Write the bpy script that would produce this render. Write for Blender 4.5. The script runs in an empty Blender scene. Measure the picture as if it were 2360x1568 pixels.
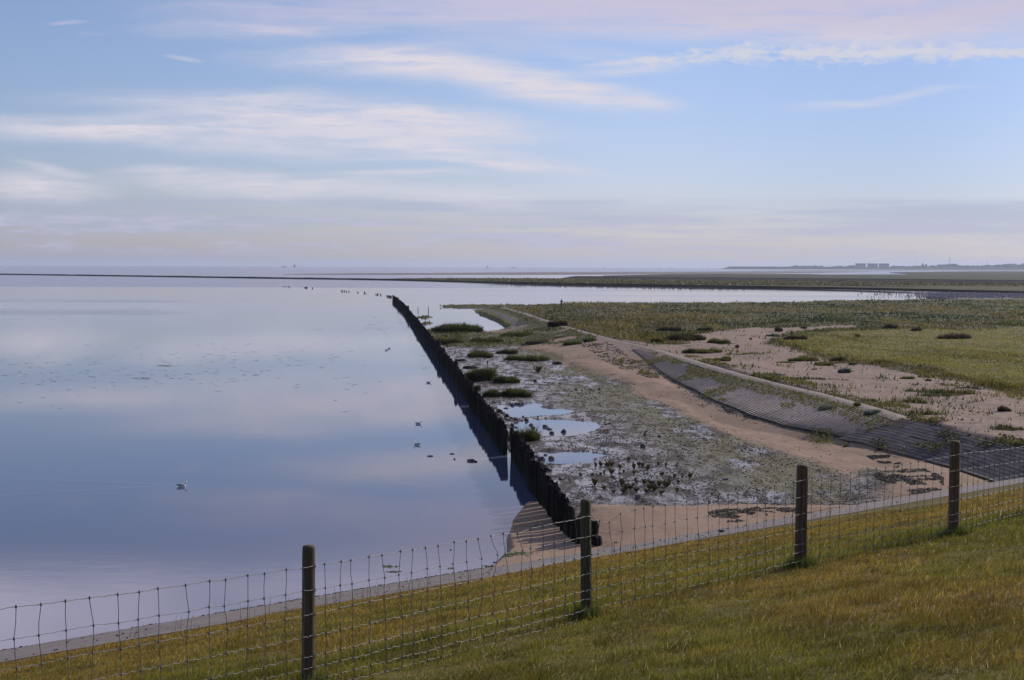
import bpy, bmesh, math, random
import numpy as np
from mathutils import Vector, Matrix
random.seed(11); RNG = np.random.default_rng(11)
sc = bpy.context.scene
COL = sc.collection
R = math.radians

# ------------------------------------------------------------------ camera
F = 2850.0; CAMZ = 9.0; PITCH = R(3.395); ROLL = 0.0034; CX, CY = 1179.5, 784.0
fw = Vector((0, math.cos(PITCH), -math.sin(PITCH)))
r0 = Vector((1, 0, 0)); u0 = Vector((0, math.sin(PITCH), math.cos(PITCH)))
rt = math.cos(ROLL)*r0 + math.sin(ROLL)*u0
up = -math.sin(ROLL)*r0 + math.cos(ROLL)*u0
cam = bpy.data.cameras.new('camera'); camo = bpy.data.objects.new('camera', cam); COL.objects.link(camo)
M = Matrix(((rt.x, up.x, -fw.x, 0), (rt.y, up.y, -fw.y, 0), (rt.z, up.z, -fw.z, CAMZ), (0, 0, 0, 1)))
camo.matrix_world = M
cam.sensor_width = 36; cam.lens = F/2359*36; cam.clip_start = 0.1; cam.clip_end = 60000
sc.camera = camo

def ray(x, y):
    return (x-CX)*rt + (CY-y)*up + F*fw
def P(x, y, z=0.0):
    """plan position of the thing seen at (x, y) whose foot is at height z"""
    d = ray(x, y); t = (z-CAMZ)/d.z
    return (d.x*t, d.y*t)
def PF(x, y, z=0.0):          # the same from full-size photograph pixels
    return P(x*0.57593, y*0.57593, z)
def at_dist(x, y, Y):         # point at forward distance Y
    d = ray(x, y); t = Y/d.y
    return (d.x*t, Y, CAMZ+d.z*t)

# ------------------------------------------------------------------ numeric helpers
def _h(xi, yi, s):
    h = xi.astype(np.uint32)*np.uint32(374761393) + yi.astype(np.uint32)*np.uint32(668265263) + np.uint32((s*974711+77) & 0xffffffff)
    h = (h ^ (h >> np.uint32(13)))*np.uint32(1274126177)
    return (h ^ (h >> np.uint32(16))).astype(np.float64)/4294967296.0
def vnoise(x, y, s=0):
    xf = np.floor(x); yf = np.floor(y); xi = xf.astype(np.int64); yi = yf.astype(np.int64)
    a = x-xf; b = y-yf; a = a*a*(3-2*a); b = b*b*(3-2*b)
    return (_h(xi, yi, s)*(1-a)+_h(xi+1, yi, s)*a)*(1-b) + (_h(xi, yi+1, s)*(1-a)+_h(xi+1, yi+1, s)*a)*b
def fbm(x, y, o=4, s=0):
    x = np.asarray(x, float); y = np.asarray(y, float); t = 0; w = 1; n = 0
    for i in range(o):
        t = t + w*vnoise(x*2**i+i*17.3, y*2**i-i*9.1, s+i); n += w; w *= .5
    return t/n
def ss(a, b, x):
    t = np.clip((x-a)/(b-a), 0, 1); return t*t*(3-2*t)
def lerp(a, b, t): return a+(b-a)*t
def sd(poly, X, Y):           # signed distance, positive inside
    p = np.array(poly, float); d = np.full(X.shape, 1e18); ins = np.zeros(X.shape, bool)
    for i in range(len(p)):
        ax, ay = p[i-1]; bx, by = p[i]; ex, ey = bx-ax, by-ay
        t = np.clip(((X-ax)*ex+(Y-ay)*ey)/(ex*ex+ey*ey+1e-12), 0, 1)
        d = np.minimum(d, (X-ax-t*ex)**2+(Y-ay-t*ey)**2)
        if ay != by:
            ins ^= ((ay > Y) != (by > Y)) & (X < ex*(Y-ay)/(by-ay)+ax)
    d = np.sqrt(d); return np.where(ins, d, -d)

# ------------------------------------------------------------------ object helpers
def tag(o, label=None, cat=None, group=None, kind=None):
    if label: o['label'] = label
    if cat: o['category'] = cat
    if group: o['group'] = group
    if kind: o['kind'] = kind
    return o
def link(name, me, mat=None, parent=None):
    o = bpy.data.objects.new(name, me); COL.objects.link(o)
    if mat and not me.materials: me.materials.append(mat)
    if parent: o.parent = parent
    return o
def empty(name, loc=(0, 0, 0), rz=0.0):
    o = bpy.data.objects.new(name, None); COL.objects.link(o); o.location = loc; o.rotation_euler = (0, 0, rz)
    o.empty_display_size = .2
    return o
def mk(name, V, tris=None, quads=None, attrs=None, smooth=False):
    V = np.asarray(V, np.float32); me = bpy.data.meshes.new(name)
    nt = 0 if tris is None else len(tris); nq = 0 if quads is None else len(quads)
    me.vertices.add(len(V)); me.vertices.foreach_set('co', V.ravel())
    li = []
    if nt: li.append(np.asarray(tris, np.int32).ravel())
    if nq: li.append(np.asarray(quads, np.int32).ravel())
    li = np.concatenate(li); me.loops.add(len(li)); me.loops.foreach_set('vertex_index', li)
    st = np.concatenate([np.arange(nt)*3, nt*3+np.arange(nq)*4]).astype(np.int32)
    me.polygons.add(nt+nq); me.polygons.foreach_set('loop_start', st)
    me.polygons.foreach_set('use_smooth', np.full(nt+nq, smooth))
    for k, a in (attrs or {}).items():
        at = me.attributes.new(k, 'FLOAT_COLOR', 'POINT'); a = np.asarray(a, np.float32)
        if a.shape[1] == 3: a = np.concatenate([a, np.ones((len(a), 1), np.float32)], 1)
        at.data.foreach_set('color', a.ravel())
    me.update(calc_edges=True); me.validate(); return me
def grid_quads(nr, nc):
    i = np.arange(nr-1)[:, None]*nc+np.arange(nc-1)[None, :]
    return np.stack([i, i+1, i+nc+1, i+nc], -1).reshape(-1, 4)
class MB:                     # collects simple solids into one mesh
    def __init__(s): s.v = []; s.f = []
    def add(s, v, f):
        k = len(s.v); s.v += [tuple(p) for p in v]; s.f += [tuple(i+k for i in q) for q in f]
    def box(s, c, d, rz=0.0, ry=0.0):
        m = Matrix.Rotation(rz, 3, 'Z') @ Matrix.Rotation(ry, 3, 'Y'); c = Vector(c)
        v = [c+m @ Vector((x*d[0]/2, y*d[1]/2, z*d[2]/2)) for x in (-1, 1) for y in (-1, 1) for z in (-1, 1)]
        s.add(v, [(0, 1, 3, 2), (4, 6, 7, 5), (0, 4, 5, 1), (2, 3, 7, 6), (0, 2, 6, 4), (1, 5, 7, 3)])
    def tube(s, pts, rad, n=6, cap=True):
        pts = [Vector(p) for p in pts]; rings = []
        rad = rad if isinstance(rad, (list, tuple)) else [rad]*len(pts)
        v = []; f = []
        for i, p in enumerate(pts):
            t = (pts[min(i+1, len(pts)-1)]-pts[max(i-1, 0)]).normalized()
            a = t.cross(Vector((0, 0, 1)) if abs(t.z) < .9 else Vector((1, 0, 0))).normalized(); b = t.cross(a)
            for k in range(n):
                g = 2*math.pi*k/n; v.append(p+rad[i]*(math.cos(g)*a+math.sin(g)*b))
        for i in range(len(pts)-1):
            for k in range(n):
                f.append((i*n+k, i*n+(k+1) % n, (i+1)*n+(k+1) % n, (i+1)*n+k))
        if cap:
            f.append(tuple(range(n))[::-1]); f.append(tuple((len(pts)-1)*n+k for k in range(n)))
        s.add(v, f)
    def ell(s, c, r, nu=10, nv=6, rz=0.0, ry=0.0):
        m = Matrix.Rotation(rz, 3, 'Z') @ Matrix.Rotation(ry, 3, 'Y'); c = Vector(c); v = [c+m @ Vector((0, 0, -r[2]))]; f = []
        for j in range(1, nv):
            p = -math.pi/2+math.pi*j/nv
            for i in range(nu):
                a = 2*math.pi*i/nu
                v.append(c+m @ Vector((r[0]*math.cos(p)*math.cos(a), r[1]*math.cos(p)*math.sin(a), r[2]*math.sin(p))))
        v.append(c+m @ Vector((0, 0, r[2]))); L = len(v)-1
        for i in range(nu):
            f.append((0, 1+(i+1) % nu, 1+i)); f.append((L, L-nu+i, L-nu+(i+1) % nu))
            for j in range(nv-2):
                a = 1+j*nu; f.append((a+i, a+(i+1) % nu, a+nu+(i+1) % nu, a+nu+i))
        s.add(v, f)
    def mesh(s, name, smooth=False):
        me = bpy.data.meshes.new(name); me.from_pydata(s.v, [], s.f); me.update()
        if smooth: me.polygons.foreach_set('use_smooth', [True]*len(me.polygons))
        return me
    def build(s, name, mat, parent=None, smooth=False):
        return link(name, s.mesh(name, smooth), mat, parent)

# ------------------------------------------------------------------ node helpers
class NT:
    def __init__(s, tree): s.t = tree; s.n = tree.nodes; s.l = tree.links
    def new(s, typ, **kw):
        o = s.n.new(typ)
        for k, v in kw.items(): setattr(o, k, v)
        return o
    def put(s, sock, v):
        if v is None: return
        if hasattr(v, 'links') or isinstance(v, bpy.types.NodeSocket): s.l.new(v, sock)
        else:
            if isinstance(v, (tuple, list)) and len(v) == 3 and sock.type == 'RGBA': v = (*v, 1)
            sock.default_value = v
    def m(s, op, a, b=None, c=None, clamp=False):
        o = s.new('ShaderNodeMath', operation=op, use_clamp=clamp)
        for i, v in enumerate((a, b, c)): s.put(o.inputs[i], v)
        return o.outputs[0]
    def vm(s, op, a, b=None):
        o = s.new('ShaderNodeVectorMath', operation=op); s.put(o.inputs[0], a)
        if op == 'SCALE': s.put(o.inputs[3], b)
        else: s.put(o.inputs[1], b)
        return o.outputs['Value'] if op in ('LENGTH', 'DOT_PRODUCT') else o.outputs[0]
    def mix(s, f, a, b, mode='MIX'):
        o = s.new('ShaderNodeMix', data_type='RGBA', blend_type=mode)
        s.put(o.inputs[0], f); s.put(o.inputs[6], a); s.put(o.inputs[7], b); return o.outputs[2]
    def rng(s, v, a, b, c=0.0, d=1.0, smooth=True):
        o = s.new('ShaderNodeMapRange', interpolation_type='SMOOTHSTEP' if smooth else 'LINEAR')
        for i, q in enumerate((v, a, b, c, d)): s.put(o.inputs[i], q)
        return o.outputs[0]
    def noise(s, vec, scale, detail=3.0, rough=.5, dist=0.0, out=0):
        o = s.new('ShaderNodeTexNoise'); s.put(o.inputs['Vector'], vec); s.put(o.inputs['Scale'], scale)
        o.inputs['Detail'].default_value = detail; o.inputs['Roughness'].default_value = rough; o.inputs['Distortion'].default_value = dist
        return o.outputs[out]
    def mapping(s, vec, loc=(0, 0, 0), rot=(0, 0, 0), scale=(1, 1, 1), typ='POINT'):
        o = s.new('ShaderNodeMapping', vector_type=typ); s.put(o.inputs[0], vec)
        o.inputs[1].default_value = loc; o.inputs[2].default_value = rot; o.inputs[3].default_value = scale; return o.outputs[0]
def material(name):
    m = bpy.data.materials.new(name); m.use_nodes = True; t = NT(m.node_tree)
    return m, t, m.node_tree.nodes['Principled BSDF']
def bump(t, h, strength, dist):
    b = t.new('ShaderNodeBump'); b.inputs['Strength'].default_value = strength; b.inputs['Distance'].default_value = dist
    t.put(b.inputs['Height'], h); return b.outputs[0]
def simple(name, c1, c2, scale=4.0, rough=.8, bs=.3, bd=.02, spec=.3, stretch=(1, 1, 1), detail=4, metal=0):
    m, t, p = material(name); tc = t.new('ShaderNodeTexCoord')
    v = t.mapping(tc.outputs['Object'], scale=stretch)
    n = t.noise(v, scale, detail, .6); n2 = t.noise(v, scale*5, 3, .6)
    f = t.rng(t.m('ADD', t.m('MULTIPLY', n, .65), t.m('MULTIPLY', n2, .35)), .36, .64)
    t.put(p.inputs['Base Color'], t.mix(f, c1, c2)); p.inputs['Roughness'].default_value = rough
    p.inputs['Specular IOR Level'].default_value = spec; p.inputs['Metallic'].default_value = metal
    if bs: t.put(p.inputs['Normal'], bump(t, t.m('ADD', n, t.m('MULTIPLY', n2, .5)), bs, bd))
    return m
def leafmat(name, trans=.35):
    m, t, p = material(name); a = t.new('ShaderNodeAttribute', attribute_name='Col')
    t.put(p.inputs['Base Color'], a.outputs[0]); p.inputs['Roughness'].default_value = .55; p.inputs['Specular IOR Level'].default_value = .25
    tr = t.new('ShaderNodeBsdfTranslucent'); t.put(tr.inputs[0], a.outputs[0])
    mx = t.new('ShaderNodeMixShader'); mx.inputs[0].default_value = trans
    t.l.new(p.outputs[0], mx.inputs[1]); t.l.new(tr.outputs[0], mx.inputs[2])
    t.l.new(mx.outputs[0], m.node_tree.nodes['Material Output'].inputs[0]); return m

# ------------------------------------------------------------------ light, sky, haze
SUN_AZ, SUN_EL = R(54), R(27)          # azimuth to the right of the view direction (+Y)
sun = bpy.data.lights.new('sun', 'SUN'); sun.energy = 4.3; sun.angle = R(0.6); sun.color = (1, .89, .76)
suno = bpy.data.objects.new('sun', sun); COL.objects.link(suno)
sdv = Vector((math.sin(SUN_AZ)*math.cos(SUN_EL), math.cos(SUN_AZ)*math.cos(SUN_EL), math.sin(SUN_EL)))
suno.rotation_euler = sdv.to_track_quat('Z', 'Y').to_euler(); suno.location = (30, 20, 60)

w = bpy.data.worlds.new('World'); sc.world = w; w.use_nodes = True
T = NT(w.node_tree); bg = w.node_tree.nodes['Background']
sky = T.new('ShaderNodeTexSky', sky_type='NISHITA'); sky.sun_disc = False; sky.sun_elevation = SUN_EL; sky.sun_rotation = SUN_AZ
sky.air_density = 1.0; sky.dust_density = .6; sky.ozone_density = 2.0
tc = T.new('ShaderNodeTexCoord'); sep = T.new('ShaderNodeSeparateXYZ'); T.l.new(tc.outputs['Generated'], sep.inputs[0])
dx, dy, dz = sep.outputs
yy = T.m('MAXIMUM', T.m('ABSOLUTE', dy), .18)
U = T.m('MULTIPLY', T.m('DIVIDE', dx, yy), 2.85); Vv = T.m('MULTIPLY', T.m('DIVIDE', dz, yy), 2.85)   # 1 unit = 1/2.85 of tangent
cmb = T.new('ShaderNodeCombineXYZ'); T.put(cmb.inputs[0], U); T.put(cmb.inputs[1], Vv)
UV = cmb.outputs[0]
wn = T.noise(T.mapping(UV, scale=(1.6, 5, 1)), 1.0, 4, .55, out=1)
warp = T.vm('MULTIPLY', T.vm('SUBTRACT', wn, (.5, .5, .5)), (.30, .085, 0))
UVW = T.vm('ADD', UV, warp)
# cirrus streaks: end points in thousandths (x to the right of centre, height above the horizon), half width, strength
ST = [
 (-830, 615, 1500, 600, 75, .68), (-100, 590, 1500, 535, 56, .85), (300, 630, 1500, 640, 95, .85), (-700, 585, 300, 555, 22, .35),
 (-840, 541, -260, 540, 24, .62), (-880, 575, -150, 600, 20, .40), (-300, 530, 200, 520, 26, .28), (-300, 500, 380, 480, 20, .28),
 (-600, 478, 60, 435, 40, .92), (-200, 440, 330, 375, 36, .95), (100, 395, 400, 365, 20, .5), (100, 440, 420, 470, 17, .45),
 (-1300, 312, -450, 303, 34, .9), (-900, 365, -150, 312, 44, .85), (-700, 390, 60, 330, 30, .8), (-500, 300, 130, 235, 32, .82),
 (-450, 335, 170, 300, 34, .75), (-200, 240, 240, 208, 16, .72), (-1000, 285, -250, 256, 34, .55), (-480, 255, 60, 240, 14, .5),
 (-1300, 185, -880, 175, 36, .75), (-1150, 238, -950, 200, 10, .55), (-940, 222, -690, 205, 12, .6), (-800, 182, -150, 165, 30, .7), (-480, 205, -60, 205, 9, .45),
 (-300, 168, 150, 152, 26, .5), (-940, 205, -500, 190, 22, .55), (-1200, 375, -500, 395, 26, .20), (640, 372, 900, 385, 10, .30), (760, 385, 1090, 422, 9, .42), (560, 362, 800, 376, 12, .22),
 (-1050, 548, -930, 556, 5, .35), (-770, 482, -670, 476, 5, .32), (-980, 525, -880, 530, 4, .15),
]
acc = None
for (x1, y1, x2, y2, hw, s) in ST:
    x1, y1, x2, y2, hw = [q/1000 for q in (x1, y1, x2, y2, hw)]
    L = math.hypot(x2-x1, y2-y1)/2
    q = T.mapping(UVW, loc=((x1+x2)/2, (y1+y2)/2, 0), rot=(0, 0, math.atan2(y2-y1, x2-x1)), scale=(L*1.15, hw*1.35, 1), typ='TEXTURE')
    g = T.rng(T.vm('LENGTH', q), 1.12, .0, 0, s*1.08)
    acc = g if acc is None else T.m('SUBTRACT', T.m('ADD', acc, g), T.m('MULTIPLY', acc, g))
det = T.noise(T.mapping(UVW, rot=(0, 0, R(-3)), scale=(2.2, 22, 1)), 1.0, 5, .6)
det2 = T.noise(T.mapping(UVW, rot=(0, 0, R(8)), scale=(9, 45, 1)), 1.0, 4, .6)
det3 = T.noise(T.mapping(UVW, rot=(0, 0, R(5)), scale=(3.5, 75, 1)), 1.0, 4, .6)
tex = T.rng(T.m('ADD', T.m('MULTIPLY', det, .5), T.m('ADD', T.m('MULTIPLY', det2, .25), T.m('MULTIPLY', det3, .25))), .37, .58, .40, 1.25)
cir = T.m('MULTIPLY', acc, tex, clamp=True)
# high veil overhead (mirrored in the water at the bottom of the picture)
vn = T.noise(T.mapping(UV, scale=(.9, 2.6, 1)), 1.0, 4, .55)
veil = T.m('MULTIPLY', T.rng(T.m('ADD', Vv, T.rng(U, -.75, .1, 0, .11)), .60, .76), T.rng(vn, .30, .62, .45, .92))
veil = T.m('MULTIPLY', T.m('MULTIPLY', veil, T.rng(Vv, 1.3, 2.6, 1, .12)), T.rng(dy, -.2, .3, .25, 1))
# altocumulus ribbon
rb1 = T.noise(T.mapping(UV, scale=(14, 34, 1)), 1.0, 5, .62)
cen = T.m('ADD', .487, T.m('MULTIPLY', T.m('SUBTRACT', T.noise(T.mapping(UV, scale=(1.5, 0, 0)), 1.0, 2), .5), .03))
cen = T.m('SUBTRACT', cen, T.rng(U, .55, .1, 0, .028))
wid = T.m('MULTIPLY', T.m('MULTIPLY', T.rng(U, .12, .6, .25, 1), T.rng(U, 1.25, .95, .35, 1)), .026)
prof = T.m('SUBTRACT', 1, T.m('DIVIDE', T.m('ABSOLUTE', T.m('SUBTRACT', Vv, cen)), wid))
rb2 = T.noise(T.mapping(UV, loc=(5, 2, 0), rot=(0, 0, .3), scale=(38, 80, 1)), 1.0, 4, .6)
rib = T.rng(T.m('ADD', prof, T.m('ADD', T.m('MULTIPLY', T.m('SUBTRACT', rb1, .5), 3.2), T.m('MULTIPLY', T.m('SUBTRACT', rb2, .5), 2.6))), -.15, 1.2, 0, .9)
rib = T.m('MULTIPLY', rib, T.m('MULTIPLY', T.rng(U, .10, .28), T.rng(U, 1.45, 1.1)))
# layered low bank near the horizon
lb = T.noise(T.mapping(UV, scale=(1.3, 26, 1)), 1.0, 4, .55)
lb2 = T.noise(T.mapping(UV, loc=(3, 1, 0), scale=(7, 50, 1)), 1.0, 4, .6)
bank = T.m('MULTIPLY', T.m('MULTIPLY', T.rng(Vv, .165, .145), T.rng(Vv, .02, .06, .45, 1)), T.rng(lb, .38, .60, .12, .60))
lit = T.m('MULTIPLY', T.m('MULTIPLY', T.rng(Vv, .135, .105), T.rng(Vv, .02, .05)), T.rng(T.m('ADD', T.m('MULTIPLY', lb2, .55), T.m('MULTIPLY', lb, .45)), .47, .60, 0, .85))
# tiny cumulus heads along the horizon
cu = T.noise(T.mapping(UV, scale=(16, 26, 1)), 1.0, 4, .55)
head = T.rng(T.m('SUBTRACT', T.m('ADD', .012, T.m('MULTIPLY', cu, .032)), Vv), -.001, .005)
head = T.m('MULTIPLY', T.m('MULTIPLY', head, T.rng(U, -.35, -.05)), .42)

K = 1.0
tint = T.new('ShaderNodeMix', data_type='RGBA', blend_type='MULTIPLY'); tint.inputs[0].default_value = 1
T.l.new(sky.outputs[0], tint.inputs[6])
grad = T.mix(T.rng(Vv, 0.0, .6), (.90, .87, 1.17), (1.06, 1.03, 1.23)); T.l.new(grad, tint.inputs[7])
c = tint.outputs[2]
c = T.mix(1.0, c, T.mix(T.rng(U, .1, 1.0), (1, 1, 1), (.70, .765, .83)), 'MULTIPLY')
CS = 8.0
def cs(r, g, b): return (r*CS, g*CS, b*CS)
c = T.mix(bank, c, cs(.49, .555, .78))
c = T.mix(lit, c, cs(.66, .65, .82))
c = T.mix(cir, c, T.mix(T.rng(Vv, .45, .6), cs(.90, .86, .96), cs(.72, .68, .88)))
c = T.mix(veil, c, T.mix(T.rng(Vv, .62, .82), cs(.74, .70, .89), T.mix(T.rng(Vv, 1.7, 2.6), cs(1.85, 1.72, 2.05), cs(.9, .88, 1.05))))
c = T.mix(rib, c, cs(.84, .83, .93))
c = T.mix(head, c, cs(.68, .64, .74))
T.l.new(c, bg.inputs[0]); bg.inputs[1].default_value = .10
sc.view_settings.view_transform = 'Standard'; sc.view_settings.look = 'None'; sc.view_settings.gamma = 1
sc.view_settings.exposure = 0.0

def haze():
    b = MB(); b.box((0, 0, 38.5), (44000, 44000, 83)); m = bpy.data.materials.new('haze'); m.use_nodes = True
    nt = m.node_tree; nt.nodes.remove(nt.nodes['Principled BSDF'])
    v = nt.nodes.new('ShaderNodeVolumePrincipled'); v.inputs['Color'].default_value = (.66, .77, 1, 1); v.inputs['Density'].default_value = 7e-5
    v.inputs['Anisotropy'].default_value = .2
    nt.links.new(v.outputs[0], nt.nodes['Material Output'].inputs['Volume'])
    tag(b.build('haze', m), kind='stuff')
haze()

# ------------------------------------------------------------------ materials
def mat_water():
    m, t, p = material('sea_water'); g = t.new('ShaderNodeNewGeometry'); pos = g.outputs['Position']
    s = t.new('ShaderNodeSeparateXYZ'); t.l.new(pos, s.inputs[0]); X, Y = s.outputs[0], s.outputs[1]
    # wind-ruffled patches: far water and a few long streaks; calm elsewhere
    n1 = t.noise(t.mapping(pos, scale=(.0028, .020, 1)), 1.0, 4, .5)
    n2 = t.noise(t.mapping(pos, scale=(.012, .06, 1)), 1.0, 3, .5)
    slope = t.m('ADD', Y, t.m('MULTIPLY', t.m('SUBTRACT', n2, .5), 40))
    farw = t.m('MULTIPLY', t.rng(slope, 500, 530), t.rng(t.m('DIVIDE', X, Y), .03, -.10))
    farw = t.m('MAXIMUM', farw, t.m('MULTIPLY', t.rng(Y, 1500, 1900), .9))
    band = t.m('MULTIPLY', t.m('MULTIPLY', t.rng(Y, 185, 215), t.rng(Y, 350, 300)), t.rng(t.m('DIVIDE', X, Y), -.22, -.30))
    band = t.m('MULTIPLY', band, t.rng(n1, .40, .52))
    mild = t.m('MULTIPLY', t.rng(n1, .50, .66), t.m('MULTIPLY', t.rng(Y, 35, 160), .17))
    ruf = t.m('MAXIMUM', t.m('MAXIMUM', farw, t.m('MULTIPLY', band, .6)), mild)
    t.put(p.inputs['Base Color'], t.mix(t.m('MULTIPLY', ruf, .6), (.078, .090, .150), (.16, .145, .20)))
    t.put(p.inputs['Roughness'], t.m('ADD', .035, t.m('MULTIPLY', ruf, .22)))
    p.inputs['IOR'].default_value = 1.33
    wv = t.noise(t.mapping(pos, scale=(.8, 1.6, 1)), 1.0, 3, .55)
    wv2 = t.noise(t.mapping(pos, rot=(0, 0, .5), scale=(6, 11, 1)), 1.0, 2, .5)
    h = t.m('ADD', t.m('MULTIPLY', wv, .012), t.m('MULTIPLY', wv2, .0012))
    g0 = P(412, 1118, 0)
    for (ex, ey) in ((0, 1104), (60, 1140)):
        e0 = P(ex, ey, 0); L = math.hypot(e0[0]-g0[0], e0[1]-g0[1]); tx, ty = (e0[0]-g0[0])/L, (e0[1]-g0[1])/L
        rx = t.m('SUBTRACT', X, g0[0]); ry = t.m('SUBTRACT', Y, g0[1])
        al = t.m('ADD', t.m('MULTIPLY', rx, tx), t.m('MULTIPLY', ry, ty)); pe = t.m('ADD', t.m('MULTIPLY', rx, -ty), t.m('MULTIPLY', ry, tx))
        pe = t.m('DIVIDE', pe, .16); gs = t.m('POWER', 2.718, t.m('MULTIPLY', t.m('MULTIPLY', pe, pe), -1))
        h = t.m('ADD', h, t.m('MULTIPLY', t.m('MULTIPLY', gs, .022), t.m('MULTIPLY', t.rng(al, 0, .4), t.rng(al, 14, 1))))
    t.put(p.inputs['Normal'], bump(t, h, .12, 1.0))
    return m

def mat_shore():
    m, t, p = material('shore_ground'); g = t.new('ShaderNodeNewGeometry'); pos = g.outputs['Position']
    A = t.new('ShaderNodeAttribute', attribute_name='wa'); sa = t.new('ShaderNodeSeparateColor'); t.l.new(A.outputs[0], sa.inputs[0])
    B = t.new('ShaderNodeAttribute', attribute_name='wb'); sb = t.new('ShaderNodeSeparateColor'); t.l.new(B.outputs[0], sb.inputs[0])
    sand, mud, alg = sa.outputs; gr, stone, gf = sb.outputs; wet = B.outputs[3] if False else A.outputs['Alpha']; drk = B.outputs['Alpha']
    f1 = t.noise(pos, .35, 4, .55); f2 = t.noise(pos, 3.0, 4, .6); f3 = t.noise(pos, 22.0, 3, .6); f0 = t.noise(t.mapping(pos, scale=(1, .45, 1)), 1.1, 5, .65)
    sp_ = t.new('ShaderNodeSeparateXYZ'); t.l.new(pos, sp_.inputs[0]); sepz = sp_.outputs[2]
    csand = t.mix(t.rng(f1, .35, .65), (.235, .160, .110), (.285, .203, .146))
    csand = t.mix(t.rng(f2, .45, .75, 0, .45), csand, (.19, .13, .095))
    csand = t.mix(t.rng(f3, .60, .72, 0, .6), csand, (.46, .39, .35)); csand = t.mix(t.rng(f3, .42, .32, 0, .65), csand, (.10, .075, .06))
    csand = t.mix(t.rng(t.m('ADD', t.m('MULTIPLY', sepz, 1.0), t.m('MULTIPLY', t.m('SUBTRACT', f1, .5), .3)), .75, 1.0, 0, .85), csand, t.mix(t.rng(f2, .35, .65), (.19, .138, .112), (.275, .205, .172)))
    cmud = t.mix(t.rng(f0, .40, .60), (.050, .042, .036), (.115, .097, .085))
    cmud = t.mix(t.rng(f2, .54, .68, 0, .6), cmud, (.034, .030, .029))
    calg = t.mix(t.rng(f2, .35, .65), (.070, .068, .030), (.125, .112, .052))
    calg = t.mix(t.rng(f3, .5, .7, 0, .5), calg, (.052, .05, .032))
    cgr = t.mix(t.rng(f1, .35, .65), (.062, .062, .024), (.105, .085, .038)); cgr = t.mix(t.rng(f2, .4, .65, 0, .6), cgr, (.045, .05, .022))
    cgf = t.mix(t.rng(f1, .35, .65), (.135, .122, .033), (.10, .10, .03))
    cst = t.mix(t.rng(f2, .4, .6), (.11, .095, .096), (.17, .148, .146))
    def blot(wgt, k=.35):     # ragged transition
        return t.rng(t.m('ADD', wgt, t.m('MULTIPLY', t.m('SUBTRACT', t.m('ADD', t.m('MULTIPLY', f0, .6), t.m('MULTIPLY', f2, .4)), .5), 1.5)), .5-k, .5+k)
    c = t.mix(blot(sand, .3), cmud, csand)
    c = t.mix(blot(alg), c, calg)
    c = t.mix(blot(gr, .25), c, cgr)
    c = t.mix(blot(gf, .3), c, cgf)
    c = t.mix(blot(stone, .25), c, cst)
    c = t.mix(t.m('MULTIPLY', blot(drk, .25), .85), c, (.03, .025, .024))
    t.put(p.inputs['Base Color'], c)
    wetm = t.m('MULTIPLY', wet, t.rng(f0, .40, .56, .25, 1))
    t.put(p.inputs['Roughness'], t.m('SUBTRACT', .92, t.m('MULTIPLY', wetm, .70)))
    t.put(p.inputs['Specular IOR Level'], t.m('ADD', .15, t.m('MULTIPLY', wetm, .34)))
    hh = t.m('ADD', t.m('MULTIPLY', f0, .05), t.m('ADD', t.m('MULTIPLY', f2, .03), t.m('MULTIPLY', f3, .006)))
    t.put(p.inputs['Normal'], bump(t, hh, .5, 1.0))
    return m

WATER = mat_water(); SHORE = mat_shore(); LEAF = leafmat('foliage', .45)
WOOD_DARK = simple('wet_black_timber', (.007, .006, .006), (.020, .017, .016), 3, .85, .6, .03, .06, (6, 6, .7))
def vary_timber():
    t = NT(WOOD_DARK.node_tree); p = WOOD_DARK.node_tree.nodes['Principled BSDF']; src = p.inputs['Base Color'].links[0].from_socket
    g = t.new('ShaderNodeNewGeometry'); sz = t.new('ShaderNodeSeparateXYZ'); t.l.new(g.outputs['Position'], sz.inputs[0])
    nn = t.noise(t.mapping(g.outputs['Position'], scale=(3.2, 3.2, .6)), 1.0, 3, .6); n3 = t.noise(t.mapping(g.outputs['Position'], scale=(22, 22, 1.5)), 1.0, 3, .6)
    c = t.mix(t.m('MULTIPLY', t.rng(nn, .50, .70), t.rng(n3, .35, .65)), src, (.060, .046, .038))
    c = t.mix(t.m('MULTIPLY', t.rng(sz.outputs[2], .75, .25), t.rng(nn, .35, .60, 0, .8)), c, (.016, .022, .010)); t.put(p.inputs['Base Color'], c)
vary_timber()
POSTM = [simple('post_wood_olive', (.05, .044, .024), (.095, .078, .05), 3, .8, .5, .004, .2, (14, 14, .9)),
         simple('post_wood_green', (.036, .036, .018), (.07, .062, .036), 3, .8, .5, .004, .2, (14, 14, .9)),
         simple('post_wood_brown', (.055, .034, .022), (.105, .070, .048), 3, .8, .5, .004, .2, (14, 14, .9)),
         simple('post_wood_tan', (.065, .041, .022), (.12, .08, .046), 3, .8, .5, .004, .2, (14, 14, .9))]
WIRE = simple('galvanised_wire', (.20, .20, .195), (.30, .30, .29), 9, .6, 0, 0, .35)
WIRE_D = simple('dark_wire', (.085, .085, .09), (.13, .13, .135), 9, .6, 0, 0, .25)
ROCK = simple('wet_dark_rock', (.035, .033, .035), (.085, .08, .085), 5, .55, .6, .03, .4)
EARTH = simple('dark_wet_earth', (.020, .016, .013), (.042, .034, .027), 5, .95, .6, .03, .05)
ROCK_L = simple('grey_rock', (.13, .12, .125), (.24, .22, .22), 6, .75, .6, .03, .3)
WEED = simple('dark_wrack', (.030, .026, .022), (.085, .070, .052), 8, .8, .4, .02, .2)
BASALT = simple('basalt_blocks', (.026, .023, .031), (.072, .064, .074), 1.1, .85, .5, .03, .25)
GRAVEL = None
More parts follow.
